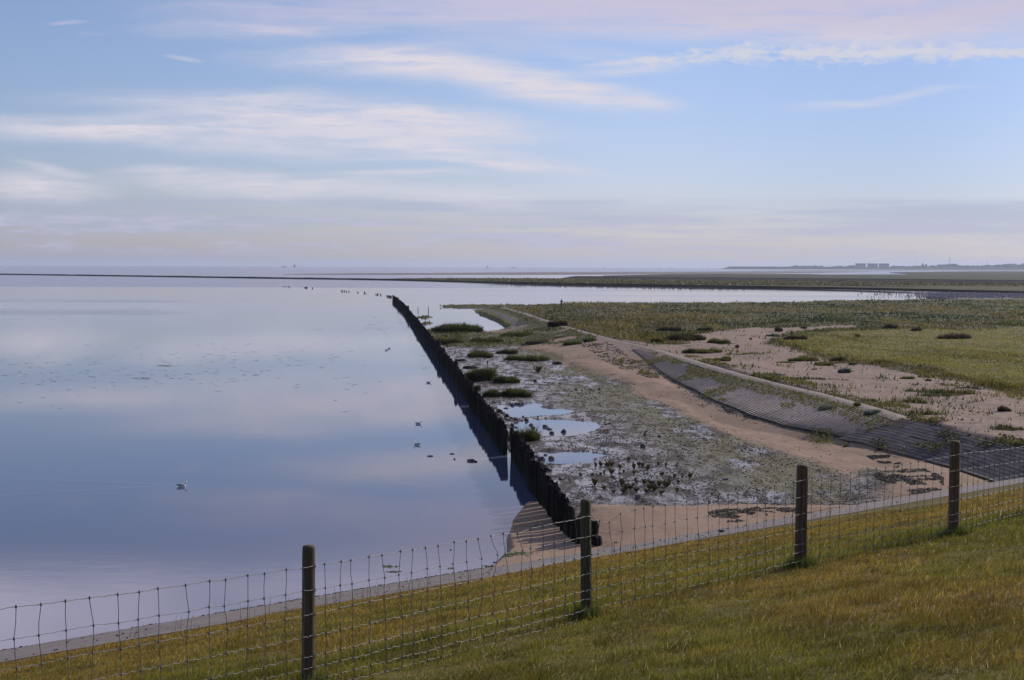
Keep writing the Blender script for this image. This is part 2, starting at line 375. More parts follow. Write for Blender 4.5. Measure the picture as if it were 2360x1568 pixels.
def mat_strip():
    m, t, p = material('gravelly_asphalt'); g = t.new('ShaderNodeNewGeometry'); pos = g.outputs['Position']
    a = t.noise(pos, 26, 3, .7); b = t.noise(pos, 7, 4, .65); c_ = t.noise(pos, .6, 3, .5)
    c = t.mix(t.rng(b, .35, .65), (.125, .105, .10), (.185, .158, .150)); c = t.mix(t.rng(c_, .4, .62, 0, .5), c, (.10, .087, .084))
    c = t.mix(t.rng(a, .60, .72, 0, .8), c, (.42, .38, .36)); c = t.mix(t.rng(a, .40, .30, 0, .7), c, (.06, .05, .05))
    t.put(p.inputs['Base Color'], c); p.inputs['Roughness'].default_value = .9
    t.put(p.inputs['Normal'], bump(t, t.m('ADD', a, t.m('MULTIPLY', b, 2)), .6, .02)); return m
def mat_dike():
    m, t, p = material('dike_turf'); g = t.new('ShaderNodeNewGeometry'); pos = g.outputs['Position']
    a = t.noise(pos, .5, 4, .6); b = t.noise(pos, 5, 4, .65); d = t.noise(pos, 40, 3, .6)
    c = t.mix(t.rng(a, .38, .62), (.135, .115, .036), (.18, .135, .046)); c = t.mix(t.rng(b, .45, .66, 0, .7), c, (.07, .07, .02)); c = t.mix(t.rng(d, .45, .7, 0, .6), c, (.05, .044, .018))
    t.put(p.inputs['Base Color'], c); p.inputs['Roughness'].default_value = .95; p.inputs['Specular IOR Level'].default_value = .1
    t.put(p.inputs['Normal'], bump(t, t.m('ADD', b, t.m('MULTIPLY', d, .6)), .8, .04)); return m

# ------------------------------------------------------------------ water sheet and sea floor
b = MB(); n = 160; RS = 16000
b.add([(RS*math.cos(2*math.pi*i/n), RS*math.sin(2*math.pi*i/n), 0) for i in range(n)], [tuple(range(n))])
tag(b.build('water', WATER), kind='structure')

# ------------------------------------------------------------------ dike (the slope the photographer stands on)
UX, UY = .809, .588; NX, NY = -.588, .809
def z_dike(n):
    return np.interp(n, [-8, 1.6, 8.8, 22, 30, 34], [7.75, 7.45, 5.80, 2.20, 0.0, -1.1])
def dike_z(X, Y):
    n = NX*X+NY*Y
    z = np.interp(n, [-8, 1.2, 2.2], [0, 0, 0])+z_dike(n)
    z = z + (fbm(X*.7, Y*.7, 3, 5)-.5)*.10*np.clip((22.5-n)/3, 0.15, 1)
    z = z + (fbm(X*3.1, Y*3.1, 2, 8)-.5)*.035*np.clip((22-n)/2, 0, 1)
    return z
def dike_sheet(name, ts, ns, mat, dz=0.0):
    TT, NN = np.meshgrid(ts, ns)
    X = TT*UX+NN*NX; Y = TT*UY+NN*NY; Z = dike_z(X, Y)+dz
    me = mk(name, np.stack([X, Y, Z], -1).reshape(-1, 3), quads=grid_quads(len(ns), len(ts)), smooth=True)
    return tag(link(name, me, mat), kind='structure')
ts = np.concatenate([np.arange(-60, -12, 2.), np.arange(-12, 45, .13), np.arange(45, 170, 2.)])
dike_sheet('dike_slope', ts, np.concatenate([np.arange(-14, -1, 1.), np.arange(-1, 22.01, .1)]), mat_dike())
GR_EDGE = 22.0
ts2 = np.concatenate([np.arange(-60, -5, 2.), np.arange(-5, 50, .3), np.arange(50, 170, 2.)])
dike_sheet('paved_strip', ts2, np.concatenate([[21.6], np.arange(22, 30.6, .25), [32, 34, 37]]), mat_strip(), .012)

# ------------------------------------------------------------------ tidal land behind the palisade
def pal(d): return 2.0-.113*(d-39.4)
def W(pts, z): return [P(x, y, z) for x, y in pts]
CREST = W([(1155, 708), (1200, 720), (1240, 734), (1300, 753), (1390, 778), (1500, 803), (1600, 834), (1700, 863), (1800, 888), (1900, 911), (2000, 939), (2110, 973)], 1.3)
CREST += W([(2200, 995), (2359, 1036), (2560, 1100)], 1.3)
SHORE_N = W([(1165, 706.5), (1200, 704.5), (1240, 703), (1300, 701.5), (1400, 701), (1500, 700.5), (1650, 700), (1800, 697.5), (1900, 695.5), (2000, 694.5), (2100, 691.5), (2250, 690), (2500, 690.5), (2900, 695)], .85)
MAIN = [(pal(d)+.05, d) for d in (33, 45, 58.5, 80, 110, 140, 165)] + W([(992, 759), (1050, 754), (1085, 759), (1120, 763), (1170, 757), (1130, 736), (1088, 717), (1092, 712.5), (1150, 709.8)], 0.03) + SHORE_N + [(200, 150), (70, 45), (12, 28)]
UPPER = CREST + [(60, 40), (200, 150)] + SHORE_N[::-1]
SPIT = W([(1228, 1158), (1200, 1200), (1193, 1240), (1200, 1275), (1172, 1306), (1150, 1330), (1300, 1400), (1400, 1300), (1330, 1260), (1280, 1200)], .02)
BEACH = W([(1320, 1330), (1322, 1166), (1345, 1155), (1500, 1159), (1700, 1156), (1880, 1159), (1985, 1162), (2015, 1143), (2000, 1118), (2010, 1085), (2010, 1055), (1950, 1030), (1880, 1003), (1780, 972), (1720, 955), (1850, 985), (1990, 1013), (2130, 1048), (2300, 1102), (2500, 1180), (2300, 1400), (1400, 1420)], .25)
BEACH2 = W([(1205, 803), (1230, 790), (1300, 786), (1400, 790), (1480, 818), (1560, 872), (1640, 921), (1655, 938), (1605, 914), (1540, 906), (1450, 886), (1350, 852), (1315, 838), (1290, 815)], .3)
OLIVE = W([(1500, 905), (1600, 918), (1660, 940), (1720, 960), (1850, 1000), (1900, 1030), (1960, 1060), (1990, 1090), (2005, 1140), (1960, 1155), (1860, 1150), (1840, 1100), (1850, 1075), (1750, 1020), (1660, 985), (1560, 950)], .15)
OLIVE2 = W([(1230, 880), (1500, 900), (1560, 960), (1600, 990), (1480, 975), (1350, 960), (1230, 935)], .1)
POOLS = [W(q, 0) for q in (
    [(1138, 931), (1200, 927), (1265, 931), (1245, 939), (1330, 948), (1300, 958), (1240, 961), (1175, 963), (1150, 950)],
    [(1172, 972), (1230, 967), (1300, 966), (1375, 974), (1385, 987), (1350, 1000), (1300, 1006), (1240, 1005), (1185, 1000)],
    [(1225, 1044), (1280, 1039), (1340, 1041), (1410, 1050), (1370, 1058), (1345, 1068), (1290, 1072), (1250, 1068), (1228, 1058)],
    [(1110, 870), (1180, 862), (1190, 868), (1140, 874)])]
SANDUP = W([(1395, 776), (1480, 790), (1560, 795), (1590, 772), (1680, 758), (1800, 753), (1950, 751), (2000, 752), (1900, 757), (1790, 775), (1770, 790), (1840, 810), (1950, 834), (2080, 852), (2200, 872), (2359, 905), (2500, 935), (2800, 1150), (2359, 1052), (2110, 988), (1900, 924), (1700, 874), (1550, 828)], 1.05)
TAN = W([(1470, 822), (1560, 876), (1640, 926), (1720, 955), (1800, 978), (1900, 1003), (1990, 1018), (2140, 1052), (2180, 1090), (2060, 1090), (2000, 1075), (1965, 1098), (1865, 1058), (1760, 1020), (1670, 990), (1600, 962), (1530, 925), (1445, 895)], .3)
FIELD = W([(1745, 788), (1800, 775), (1900, 770), (2100, 762), (2359, 757), (2700, 760), (2700, 930), (2359, 900), (2200, 868), (2080, 849), (1960, 833), (1850, 808)], 1.0)
BLUEG = W([(1560, 705), (1800, 698), (2000, 695), (2500, 691), (2700, 740), (2359, 745), (2050, 750), (1850, 748), (1700, 745)], 1.0)
DAMGREEN = W([(1088, 717), (1100, 711), (1160, 727), (1200, 744), (1172, 757)], .3)
DAMDARK = W([(1100, 711), (1118, 709), (1175, 726), (1222, 745), (1235, 752), (1190, 753), (1150, 729)], .5)
MARSH_L = W([(980, 762), (1050, 752), (1085, 757), (1130, 770), (1230, 776), (1310, 786), (1200, 795), (1110, 802), (1010, 800)], .15)
MARSH_M = W([(1180, 760), (1245, 742), (1290, 745), (1390, 777), (1330, 790), (1230, 782)], .9)
DAMGRASS = W([(1120, 708.8), (1160, 706.8), (1200, 718), (1245, 735), (1300, 753), (1290, 756), (1245, 756), (1226, 748), (1178, 727)], 1.0)
ISL = [(W([(1003, 706.5), (1040, 704), (1100, 703), (1160, 702.8), (1235, 705), (1150, 708.6), (1060, 708.8)], .1), .28),
       (W([(957, 731), (975, 728), (1005, 730.5), (990, 734), (965, 734)], .05), .10),
       (W([(962, 745), (985, 740.5), (1005, 744), (990, 748), (968, 749)], .05), .12),
       (W([(1008, 751), (1040, 749), (1060, 753), (1030, 757)], .05), .25)]

TOE = W([(1440, 808), (1485, 824), (1540, 866), (1600, 897), (1640, 920), (1720, 951), (1800, 975), (1900, 995), (1988, 1013), (2130, 1049), (2300, 1104)], .45)
TOE_A = np.array(TOE); TOE_W = -sd(UPPER, TOE_A[:, 0], TOE_A[:, 1]); o_ = np.argsort(TOE_A[:, 1]); TY, TW = TOE_A[o_, 1], np.maximum(TOE_W[o_], 1.6)
print('TOE', np.round(TY, 1), np.round(TW, 2))
SLY = np.r_[TY[TY < 105], [118, 160, 230]]; SLV = np.r_[.9/TW[TY < 105], [.12, .18, .22]]
def face_w(Y): return np.interp(Y, TY, TW)

def field(X, Y):
    A = np.clip(Y*.012, .3, 2.5)
    en = (fbm(X/2.5, Y/4, 4, 21)-.5)*A*2.2
    en2 = (fbm(X*.9, Y*.6, 4, 33)-.5)*A*1.6
    micro = fbm(X*.9, Y*.42, 4, 41)-.5
    land = ss(-.3, .5, sd(MAIN, X, Y)+en*.35)
    z = .075 + micro*.20
    pl = np.zeros_like(X)
    for q in POOLS: pl = np.maximum(pl, ss(-.35, .7, sd(q, X, Y)+en2*.5))
    z = lerp(z, -.10, pl)
    wb_ = ss(-1.2, 2.0, sd(BEACH, X, Y)+en*.5); wb2 = ss(-1.5, 2.5, sd(BEACH2, X, Y)+en*.6)
    n = NX*X+NY*Y
    z = lerp(z, .16+np.clip((40-n)*.025, 0, .35)+micro*.07, wb_)
    z = lerp(z, .42+micro*.10, wb2)
    sand = np.maximum(wb_, wb2); sand = np.maximum(sand, ss(-1.0, 1.2, sd(TAN, X, Y)+en*.5))
    # the low dam under the path and its sloped faces
    sdu = sd(UPPER, X, Y)
    sl = np.interp(Y, SLY, SLV)
    face = 1.3+np.minimum(sdu, 0)*sl
    zm = np.where(sdu < 0, np.maximum(z, face), z)
    wu = ss(-.2, 1.8, sdu)
    und = fbm(X*.12, Y*.12, 4, 55)-.5
    zm = lerp(zm, 1.10+und*.6+(fbm(X*.8, Y*.8, 3, 56)-.5)*.16, wu)
    on_face = ((sdu < 0.4) & (face > z+.02)).astype(float)
    alg = np.maximum(ss(-1.5, 3, sd(OLIVE, X, Y)+en), .62*ss(-1, 3, sd(OLIVE2, X, Y)+en))*(1-.7*wb2)
    alg = np.maximum(alg, (.55+.35*ss(6, 14, X-pal(Y)))*ss(2, 9, X-pal(Y)-1)*ss(.31, .48, fbm(X*.5, Y*.25, 4, 58)))*(1-.95*sand)
    mar = np.zeros_like(X)
    sup = sd(SANDUP, X, Y)+en*1.1
    wsu = ss(-1.2, 1.4, sup)*wu
    patch = ss(.66, .76, fbm(X*.22, Y*.3, 4, 61))
    mar = np.maximum(mar, wu*(1-wsu)); mar = np.maximum(mar, wu*wsu*patch*.9)
    sand = np.maximum(sand*(1-wu), wsu*(1-patch*.9))
    gf = ss(-2, 3, sd(FIELD, X, Y)+en*1.5)*wu*(1-.4*ss(.5, .62, fbm(X*.1, Y*.12, 3, 66)))
    bl = ss(-6, 12, sd(BLUEG, X, Y)+en*4)*wu
    ml = ss(-.8, .8, sd(MARSH_L, X, Y)+en*1.2)*ss(.30, .44, fbm(X*.35, Y*.25, 3, 71)+.06)
    mm = ss(-1.5, 1.5, sd(MARSH_M, X, Y)+en)*ss(.36, .5, fbm(X*.35, Y*.3, 3, 72))
    z2 = lerp(zm, np.maximum(zm, .30+micro*.3), ml)
    dgr = ss(-.5, .5, sd(DAMGRASS, X, Y)); mm = np.maximum(mm, dgr)
    mar = np.maximum(mar, np.maximum(ml, mm))
    z2 = lerp(-.6, z2, land)
    for q, h in ISL:
        m_ = ss(-.4, .8, sd(q, X, Y)+en*.15); z2 = np.maximum(z2, lerp(-.6, h, m_)); mar = np.maximum(mar, m_)
    sp = ss(-.75, -.15, sd(SPIT, X, Y)+en*.2)
    z2 = np.maximum(z2, lerp(-.3, .09, sp)+micro*.06+np.clip((33-n)*.06, -.05, .25)*sp); sand = np.maximum(sand, sp)
    dg = ss(-.6, .6, sd(DAMGREEN, X, Y)); dd = ss(-.6, .6, sd(DAMDARK, X, Y))
    stone = on_face*ss(.0, .25, -sdu*.2)*(1-wu)*(Y < 112)*(1-ml)*(sdu > -face_w(Y))
    stone = np.maximum(stone*ss(120, 95, Y), dd*(1-dgr))
    alg = np.maximum(alg*(1-wu), dg)
    mar = np.maximum(mar, dg)
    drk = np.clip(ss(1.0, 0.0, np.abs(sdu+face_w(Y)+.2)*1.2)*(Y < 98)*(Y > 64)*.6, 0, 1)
    apron = (sdu < -.5)*(sdu > -9)*ss(92, 108, Y)*ss(185, 165, Y)*(1-ml)*(1-mm)
    sand = np.maximum(sand, apron*.95)
    wet = (1-np.clip(sand*1.4, 0, 1))*(1-mar)*(1-.75*alg)*(1-stone)*(1-wu)
    mud = np.clip(1-sand-mar-stone, 0, 1)
    return z2, dict(sand=sand*(1-mar*.9), mud=mud, alg=alg, wet=wet, mar=mar, stone=stone, gf=np.maximum(gf*mar, dg), drk=np.maximum(drk, dd*(1-dgr)*(1-dg)), bl=bl, wu=wu, sdu=sdu, land=land, n=n, pool=pl)

ncol, nrow = 760, 660
sv = np.linspace(-.135, .50, ncol); iv = np.linspace(1/32.0, 1/430.0, nrow)
S, I = np.meshgrid(sv, iv); GY = 1/I; GX = S*GY
gz, wt = field(GX.ravel(), GY.ravel())
GV = np.stack([GX.ravel(), GY.ravel(), gz], -1)
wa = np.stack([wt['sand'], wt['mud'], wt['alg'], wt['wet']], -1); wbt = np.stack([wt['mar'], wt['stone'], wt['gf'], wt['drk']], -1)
Q = grid_quads(nrow, ncol)
qz = gz[Q].max(1); qn = wt['n'][Q].max(1); keep = (qz > -.35) & (qn > 27.2)
Q = Q[keep]
score = np.stack([wt['mud'][Q].mean(1)+.02, np.maximum(wt['sand'], wt['stone'])[Q].mean(1), wt['mar'][Q].mean(1)], 1)
score += (RNG.random((len(Q), 1))-.5)*0
zi = score.argmax(1)
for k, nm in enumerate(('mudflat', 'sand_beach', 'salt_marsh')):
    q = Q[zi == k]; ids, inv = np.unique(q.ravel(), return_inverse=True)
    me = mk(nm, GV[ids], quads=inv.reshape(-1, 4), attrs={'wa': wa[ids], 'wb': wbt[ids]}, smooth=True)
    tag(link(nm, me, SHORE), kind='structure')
def zat(x, y):
    z, _ = field(np.array([float(x)]), np.array([float(y)])); return float(z[0])

# path along the crest of the low dam, and its stone-block faces
def resample(pts, step):
    p = np.array(pts, float); d = np.r_[0, np.cumsum(np.hypot(*np.diff(p, axis=0).T))]
    s = np.arange(0, d[-1], step); x = np.interp(s, d, p[:, 0]); y = np.interp(s, d, p[:, 1])
    k = np.ones(9)/9
    xs = np.convolve(np.pad(x, 4, 'edge'), k, 'valid'); ys = np.convolve(np.pad(y, 4, 'edge'), k, 'valid')
    c = np.stack([xs, ys], -1); t = np.gradient(c, axis=0); t /= np.linalg.norm(t, axis=1)[:, None]
    return c, np.stack([-t[:, 1], t[:, 0]], -1)      # centre line and its left-hand normal
c, nr_ = resample(CREST[:12], .5)
if (nr_[:, 0].mean() < 0): side = 1
else: side = -1
nl = nr_*side                                         # towards the mudflat (left in the picture)
hw = .66+.16*(fbm(np.arange(len(c))*.15, np.zeros(len(c)), 3, 3)-.5)
vs = []
for o in np.linspace(-1, 1, 7):
    q = c-nl*(.15)+nl*(o*hw[:, None]); zz, _ = field(q[:, 0], q[:, 1]); vs.append(np.c_[q, np.maximum(zz, 1.22)+.045-.07*abs(o)**2])
vs = np.stack(vs, 1)
PATHM = simple('pale_path', (.20, .168, .148), (.28, .235, .21), .5, .95, .3, .01, .1)
tag(link('path', mk('path', vs.reshape(-1, 3), quads=grid_quads(len(c), 7), smooth=True), PATHM), kind='structure')

def blockface(name, c, nl, d0, d1, rows, mat, slope_f, jit, label, riser=.06, lift=.03):
    n = len(c); V = []; fcs = []
    prof = []
    for r in range(rows):
        a = r/rows; b_ = (r+1)/rows
        prof += [(a, 0.0), (b_-.004, 1.0*riser), (b_, 1.0*riser)]
    arr = []
    for (fr, h) in prof:
        dd = d0+(d1(c[:, 1])-d0)*fr; q = c+nl*dd[:, None]; zz, _ = field(q[:, 0], q[:, 1])
        hh = h+jit*(vnoise(np.arange(n)*.9, np.full(n, round(fr*60)), 9)-.5)
        arr.append(np.c_[q, zz+hh+lift+.05*(fbm(q[:, 0]*.3, q[:, 1]*.3, 2, 77)-.5)])
    arr = np.stack(arr, 1)
    me = mk(name, arr.reshape(-1, 3), quads=grid_quads(n, len(prof)))
    return tag(link(name, me, mat), label, 'revetment')
def mat_blocks():
    m, t, p = material('concrete_blocks'); g = t.new('ShaderNodeNewGeometry'); pos = g.outputs['Position']
    a = t.noise(pos, 5, 3, .6); b_ = t.noise(pos, .5, 4, .6); d = t.noise(pos, 1.6, 4, .6)
    c_ = t.mix(t.rng(a, .35, .65), (.26, .212, .188), (.45, .375, .335)); c_ = t.mix(t.rng(b_, .44, .60, 0, .75), c_, (.33, .265, .215)); sz = t.new('ShaderNodeSeparateXYZ'); t.l.new(pos, sz.inputs[0]); c_ = t.mix(t.rng(t.m('ADD', sz.outputs[2], t.m('MULTIPLY', t.m('SUBTRACT', d, .5), .5)), .62, .44, 0, .7), c_, (.07, .06, .052))
    c_ = t.mix(t.rng(d, .60, .68, 0, .8), c_, (.085, .085, .035))
    t.put(p.inputs['Base Color'], c_); p.inputs['Roughness'].default_value = .9; t.put(p.inputs['Normal'], bump(t, a, .5, .03)); return m
BLOCKS = mat_blocks()
sel = (c[:, 1] > 60.5) & (c[:, 1] < 118)
blockface('stone_revetment', c[sel], nl[sel], 1.1, lambda y: face_w(y)+.1, 22, BLOCKS, .165, .007, 'grey stepped stone-block slope between the pale path and the tidal sand', .055)
c2, n2 = resample(CREST[10:], .35); n2 = n2*side
s2 = (c2[:, 1] < 63.2)
blockface('dark_revetment', c2[s2], n2[s2], -1.2, lambda y: face_w(y)+.35, 16, BASALT, .33, .03, 'dark purple-grey paved slope falling to the beach at the right edge', .008, .08)

# ------------------------------------------------------------------ ground cover made of many small leaves ("stuff")
def blades5(B, h, w_, lx, ly, col, curl=.45):
    N = len(B); a = RNG.uniform(0, math.pi, N); wx = np.cos(a)*w_/2; wy = np.sin(a)*w_/2
    V = np.zeros((N, 5, 3)); z0 = np.zeros(N)
    V[:, 0] = B-np.c_[wx, wy, z0+.004]; V[:, 1] = B+np.c_[wx, wy, z0-.004]
    mid = B+np.c_[lx*curl, ly*curl, h*.6]
    V[:, 2] = mid+np.c_[wx, wy, z0]*.75; V[:, 3] = mid-np.c_[wx, wy, z0]*.75
    V[:, 4] = B+np.c_[lx, ly, h]
    i = np.arange(N)[:, None]*5
    quads = i+np.array([[0, 1, 2, 3]]); tris = i+np.array([[3, 2, 4]])
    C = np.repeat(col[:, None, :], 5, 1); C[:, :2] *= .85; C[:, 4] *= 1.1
    return V.reshape(-1, 3), tris, quads, C.reshape(-1, 3)
def blades3(B, h, w_, lx, ly, col):
    N = len(B); a = RNG.uniform(0, math.pi, N); wx = np.cos(a)*w_/2; wy = np.sin(a)*w_/2; o = np.zeros(N)
    V = np.stack([B-np.c_[wx, wy, o], B+np.c_[wx, wy, o], B+np.c_[lx, ly, h]], 1)
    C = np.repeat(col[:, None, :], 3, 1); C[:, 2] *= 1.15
    return V.reshape(-1, 3), np.arange(N*3).reshape(-1, 3), C.reshape(-1, 3)
def pick(n, cols, p=None):
    c = np.array(cols)[RNG.choice(len(cols), n, p=p)]; return c*RNG.uniform(.75, 1.25, (n, 1))

# turf on the dike
dg_ = np.linspace(4.2, 29, 600); rho = 3300*np.minimum(1, (7.5/dg_)**1.55); pdf = rho*dg_*1.5; cdf = np.cumsum(pdf)*(dg_[1]-dg_[0])
NT_ = int(cdf[-1]); d_ = np.interp(RNG.uniform(0, cdf[-1], NT_), cdf, dg_); s_ = RNG.uniform(-.6, .9, NT_)
X = d_*s_; Y = d_; n = NX*X+NY*Y; edge = 22.0+(fbm((X*UX+Y*UY)*.5, X*0, 4, 14)-.5)*2.2
thin = ss(edge+.1, edge-1.2, n)
k = (n > -9) & (RNG.random(NT_) < thin) & ((np.abs(s_) < .5) | (RNG.random(NT_) < .6)); X = X[k]; Y = Y[k]; n = n[k]; N = len(X)
Z = dike_z(X, Y); big = fbm(X*.33, Y*.33, 4, 91); mid = fbm(X*1.3, Y*1.3, 3, 92); fin = fbm(X*4, Y*4, 2, 93)
dry = np.clip((n-9)/9, 0, 1)*.45+(big-.5)*1.5+(mid-.5)*1.3+.30+ss(18.6, 21.8, n)*.6+.22*ss(9.6, 12, n)
strip = np.exp(-((n-9.05)/.33)**2)*ss(.38, .55, mid+.1)
dry = np.clip(dry-strip*.9+RNG.normal(0, .28, N), 0, 1)
cg = pick(N, [(.14, .165, .036), (.11, .14, .032), (.18, .19, .045)]); cd = pick(N, [(.27, .205, .07), (.24, .17, .055), (.34, .27, .11), (.19, .13, .05)])
col = (cg*(1-dry[:, None])+cd*dry[:, None])*np.array([.95, .865, .50])*np.clip(.30+1.4*fbm(X*2.6, Y*2.6, 3, 95), .55, 1.35)[:, None]
bare = ss(.60, .70, fbm(X*1.1, Y*1.4, 3, 97))*np.exp(-((n-7.4)/.8)**2)
h = (.024+.040*RNG.random(N)**1.5)*(.75+.5*fin)*(1+1.2*strip)*(1-.65*bare)*np.clip(.25+1.5*fbm(X*5.5, Y*5.5, 2, 96), .4, 1.6); long_ = RNG.random(N) < .015; h = np.where(long_, h*1.9, h)
col = np.where((RNG.random(N) < .03)[:, None], np.array([[.42, .36, .2]]), col)
wd = np.interp(Y, [5, 10, 20, 30], [.0042, .006, .011, .015])*RNG.uniform(.7, 1.2, N)
a = RNG.uniform(0, 2*math.pi, N); lm = h*RNG.uniform(.15, 1.0, N)
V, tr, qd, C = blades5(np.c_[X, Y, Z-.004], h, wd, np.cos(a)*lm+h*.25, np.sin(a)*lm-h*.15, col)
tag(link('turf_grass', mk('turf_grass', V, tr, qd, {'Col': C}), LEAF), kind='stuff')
# taller seed heads along the lower edge of the turf
N = 420; t_ = RNG.uniform(-6, 30, N)**1; nn = 22.0+RNG.normal(0, .45, N); cl = fbm(t_*.8, t_*0, 3, 12); k = cl > .45; t_ = t_[k]; nn = nn[k]; N = len(t_)
X = t_*UX+nn*NX; Y = t_*UY+nn*NY; h = RNG.uniform(.15, .42, N)
V, tr, qd, C = blades5(np.c_[X, Y, dike_z(X, Y)], h, np.full(N, .011), RNG.normal(0, .06, N), RNG.normal(0, .06, N), pick(N, [(.20, .16, .09), (.15, .12, .06)]))
tag(link('seed_grass', mk('seed_grass', V, tr, qd, {'Col': C}), LEAF), kind='stuff')

# marsh and sand-flat vegetation
N = 330000
s_ = RNG.uniform(-.13, .46, N); Y = 1/RNG.uniform(1/305, 1/48, N); X = s_*Y
z, q = field(X, Y); k = (RNG.random(N) < q['mar']*1.05) & (z > .05)
k |= (RNG.random(N) < q['sand']*q['wu']*(.010+.13*ss(.60, .72, fbm(X*.5, Y*.22, 4, 111))))
X, Y, z = X[k], Y[k], z[k]; gf = q['gf'][k]; bl = q['bl'][k]; wu = q['wu'][k]; N = len(X)
b1 = fbm(X*.06, Y*.05, 4, 101); b2 = fbm(X*.3, Y*.25, 3, 102)
ol = pick(N, [(.14, .13, .045), (.18, .14, .058), (.105, .11, .038), (.24, .19, .095)], [.35, .25, .25, .15])
bg_ = pick(N, [(.10, .135, .090), (.075, .105, .06), (.17, .20, .165), (.13, .14, .065)], [.35, .3, .15, .2])
ff = pick(N, [(.22, .20, .045), (.185, .178, .042), (.26, .21, .065)])
col = ol*(1-bl[:, None])+bg_*bl[:, None]; col = col*np.where(bl > .5, np.array([[.70], [.86], [.80]]), 1.0).T; col = col*(1-gf[:, None])+ff*gf[:, None]
col = np.where(((b2 > .60) & (gf < .4) & (b1 > .5))[:, None], pick(N, [(.32, .265, .16), (.26, .21, .125)]), col)
col = np.where(((b2 < .38) & (gf < .5))[:, None], col*.72, col)
low = (wu < .5); col[low] = pick(int(low.sum()), [(.085, .105, .03), (.12, .13, .04), (.16, .145, .05)])
b3 = fbm(X*.09, Y*.035, 4, 103); b4 = fbm(X*.4, Y*.13, 3, 104)
up_ = (wu > .5)&(gf < .5)
col = np.where((up_ & (b3 > .56))[:, None], col*.35+.65*pick(N, [(.30, .235, .12), (.24, .18, .085), (.20, .17, .07)]), col)
col = np.where((up_ & (b3 < .44))[:, None], col*np.array([.55, .68, .62]), col)
col = col*np.clip(.45+1.15*b4, .55, 1.25)[:, None]*np.array([.92, .95, .60])
col = col*np.where(gf > .4, .84, .60)[:, None]; h = RNG.uniform(.06, .22, N)*np.where(up_, .35+1.5*b4, 1)*(1+1.1*(b2 > .55)*(1-gf))*(1-.4*gf)*np.where(low, .8, 1); wd = .02+Y*.0012*RNG.uniform(.5, 1.2, N)
a = RNG.uniform(0, 2*math.pi, N); lm = h*RNG.uniform(.1, .7, N)
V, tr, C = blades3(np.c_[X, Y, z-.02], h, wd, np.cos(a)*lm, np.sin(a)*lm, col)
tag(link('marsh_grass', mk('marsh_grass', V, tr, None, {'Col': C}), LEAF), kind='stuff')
# moss and grass rooted in the block slopes and beside the path
N = 70000; i_ = RNG.integers(0, len(c), N); off = RNG.uniform(-3.2, 4.6, N); P_ = c[i_]+nl[i_]*off[:, None]+RNG.normal(0, .12, (N, 2))
cl = fbm(P_[:, 0]*.55, P_[:, 1]*.3, 3, 131)+np.where((off > .1) & (off < 1.2), -.02, -.10)+np.where(np.abs(off+2) < .6, .06, 0)-np.where(off > 1.8, .07, 0)+np.where((P_[:, 1] < 92) & (off > .6) & (off < 2.1), .30, 0)+np.where((P_[:, 1] < 72) & (off < -.8) & (off > -2.0), .2, 0)
k = (cl > .43) & (np.abs(off+.15) > .8) & (P_[:, 1] < 112); P_ = P_[k]; N = len(P_); z, _ = field(P_[:, 0], P_[:, 1])
h = RNG.uniform(.05, .18, N); a = RNG.uniform(0, 6.28, N)
V, tr, C = blades3(np.c_[P_, z+.05], h, .03+P_[:, 1]*.0009, np.cos(a)*h*.5, np.sin(a)*h*.5, pick(N, [(.11, .115, .028), (.085, .095, .024), (.14, .125, .04)]))
tag(link('verge_grass', mk('verge_grass', V, tr, None, {'Col': C}), LEAF), kind='stuff')
N = 9000; i_ = RNG.integers(0, len(c2), N); off = RNG.uniform(-1.5, 3.0, N); P_ = c2[i_]+n2[i_]*off[:, None]
cl = fbm(P_[:, 0]*.9, P_[:, 1]*.35, 3, 141)-np.clip(off-.6, 0, 3)*.13+.02; k = (cl > .43) & (P_[:, 1] < 63); P_ = P_[k]; off = off[k]; N = len(P_); h = RNG.uniform(.05, .16, N)
V, tr, C = blades3(np.c_[P_, np.maximum(1.3-np.maximum(off, 0)*.33, field(P_[:, 0], P_[:, 1])[0])+.04], h, np.full(N, .09), RNG.normal(0, .06, N), RNG.normal(0, .04, N), pick(N, [(.11, .10, .028), (.085, .09, .024)]))
tag(link('joint_grass', mk('joint_grass', V, tr, None, {'Col': C}), LEAF), kind='stuff')

# small dark lumps: weed, shell and stones on the wet mud, and wrack lines on the sand
OCT = np.array([(1, 0, 0), (0, 1, 0), (-1, 0, 0), (0, -1, 0), (0, 0, 1), (0, 0, -.5)], float); OT = np.array([(0, 1, 4), (1, 2, 4), (2, 3, 4), (3, 0, 4), (1, 0, 5), (2, 1, 5), (3, 2, 5), (0, 3, 5)])
def lumps(name, X, Y, Z, size, flat, mat):
    N = len(X); a = RNG.uniform(0, 6.28, N); v = np.repeat(OCT[None], N, 0)*RNG.uniform(.6, 1.3, (N, 6, 1)); v = v*np.stack([size, size*RNG.uniform(.4, .9, N), size*flat], -1)[:, None, :]
    ca, sa_ = np.cos(a)[:, None], np.sin(a)[:, None]; x = v[:, :, 0]*ca-v[:, :, 1]*sa_; y = v[:, :, 0]*sa_+v[:, :, 1]*ca
    V = np.stack([x+X[:, None], y+Y[:, None], v[:, :, 2]+Z[:, None]], -1).reshape(-1, 3)
    return tag(link(name, mk(name, V, (np.arange(N)[:, None, None]*6+OT[None]).reshape(-1, 3)), mat), kind='stuff')
N = 150000; s_ = RNG.uniform(-.09, .32, N); Y = 1/RNG.uniform(1/150, 1/44, N); X = s_*Y; z, q = field(X, Y)
cl = fbm(X*.8, Y*.35, 4, 151); k = (RNG.random(N) < q['wet']*(.12+.5*ss(.40, .60, cl))+.22*q['alg']) & (q['pool'] < .3) & (z > -.02) & (q['land'] > .5)
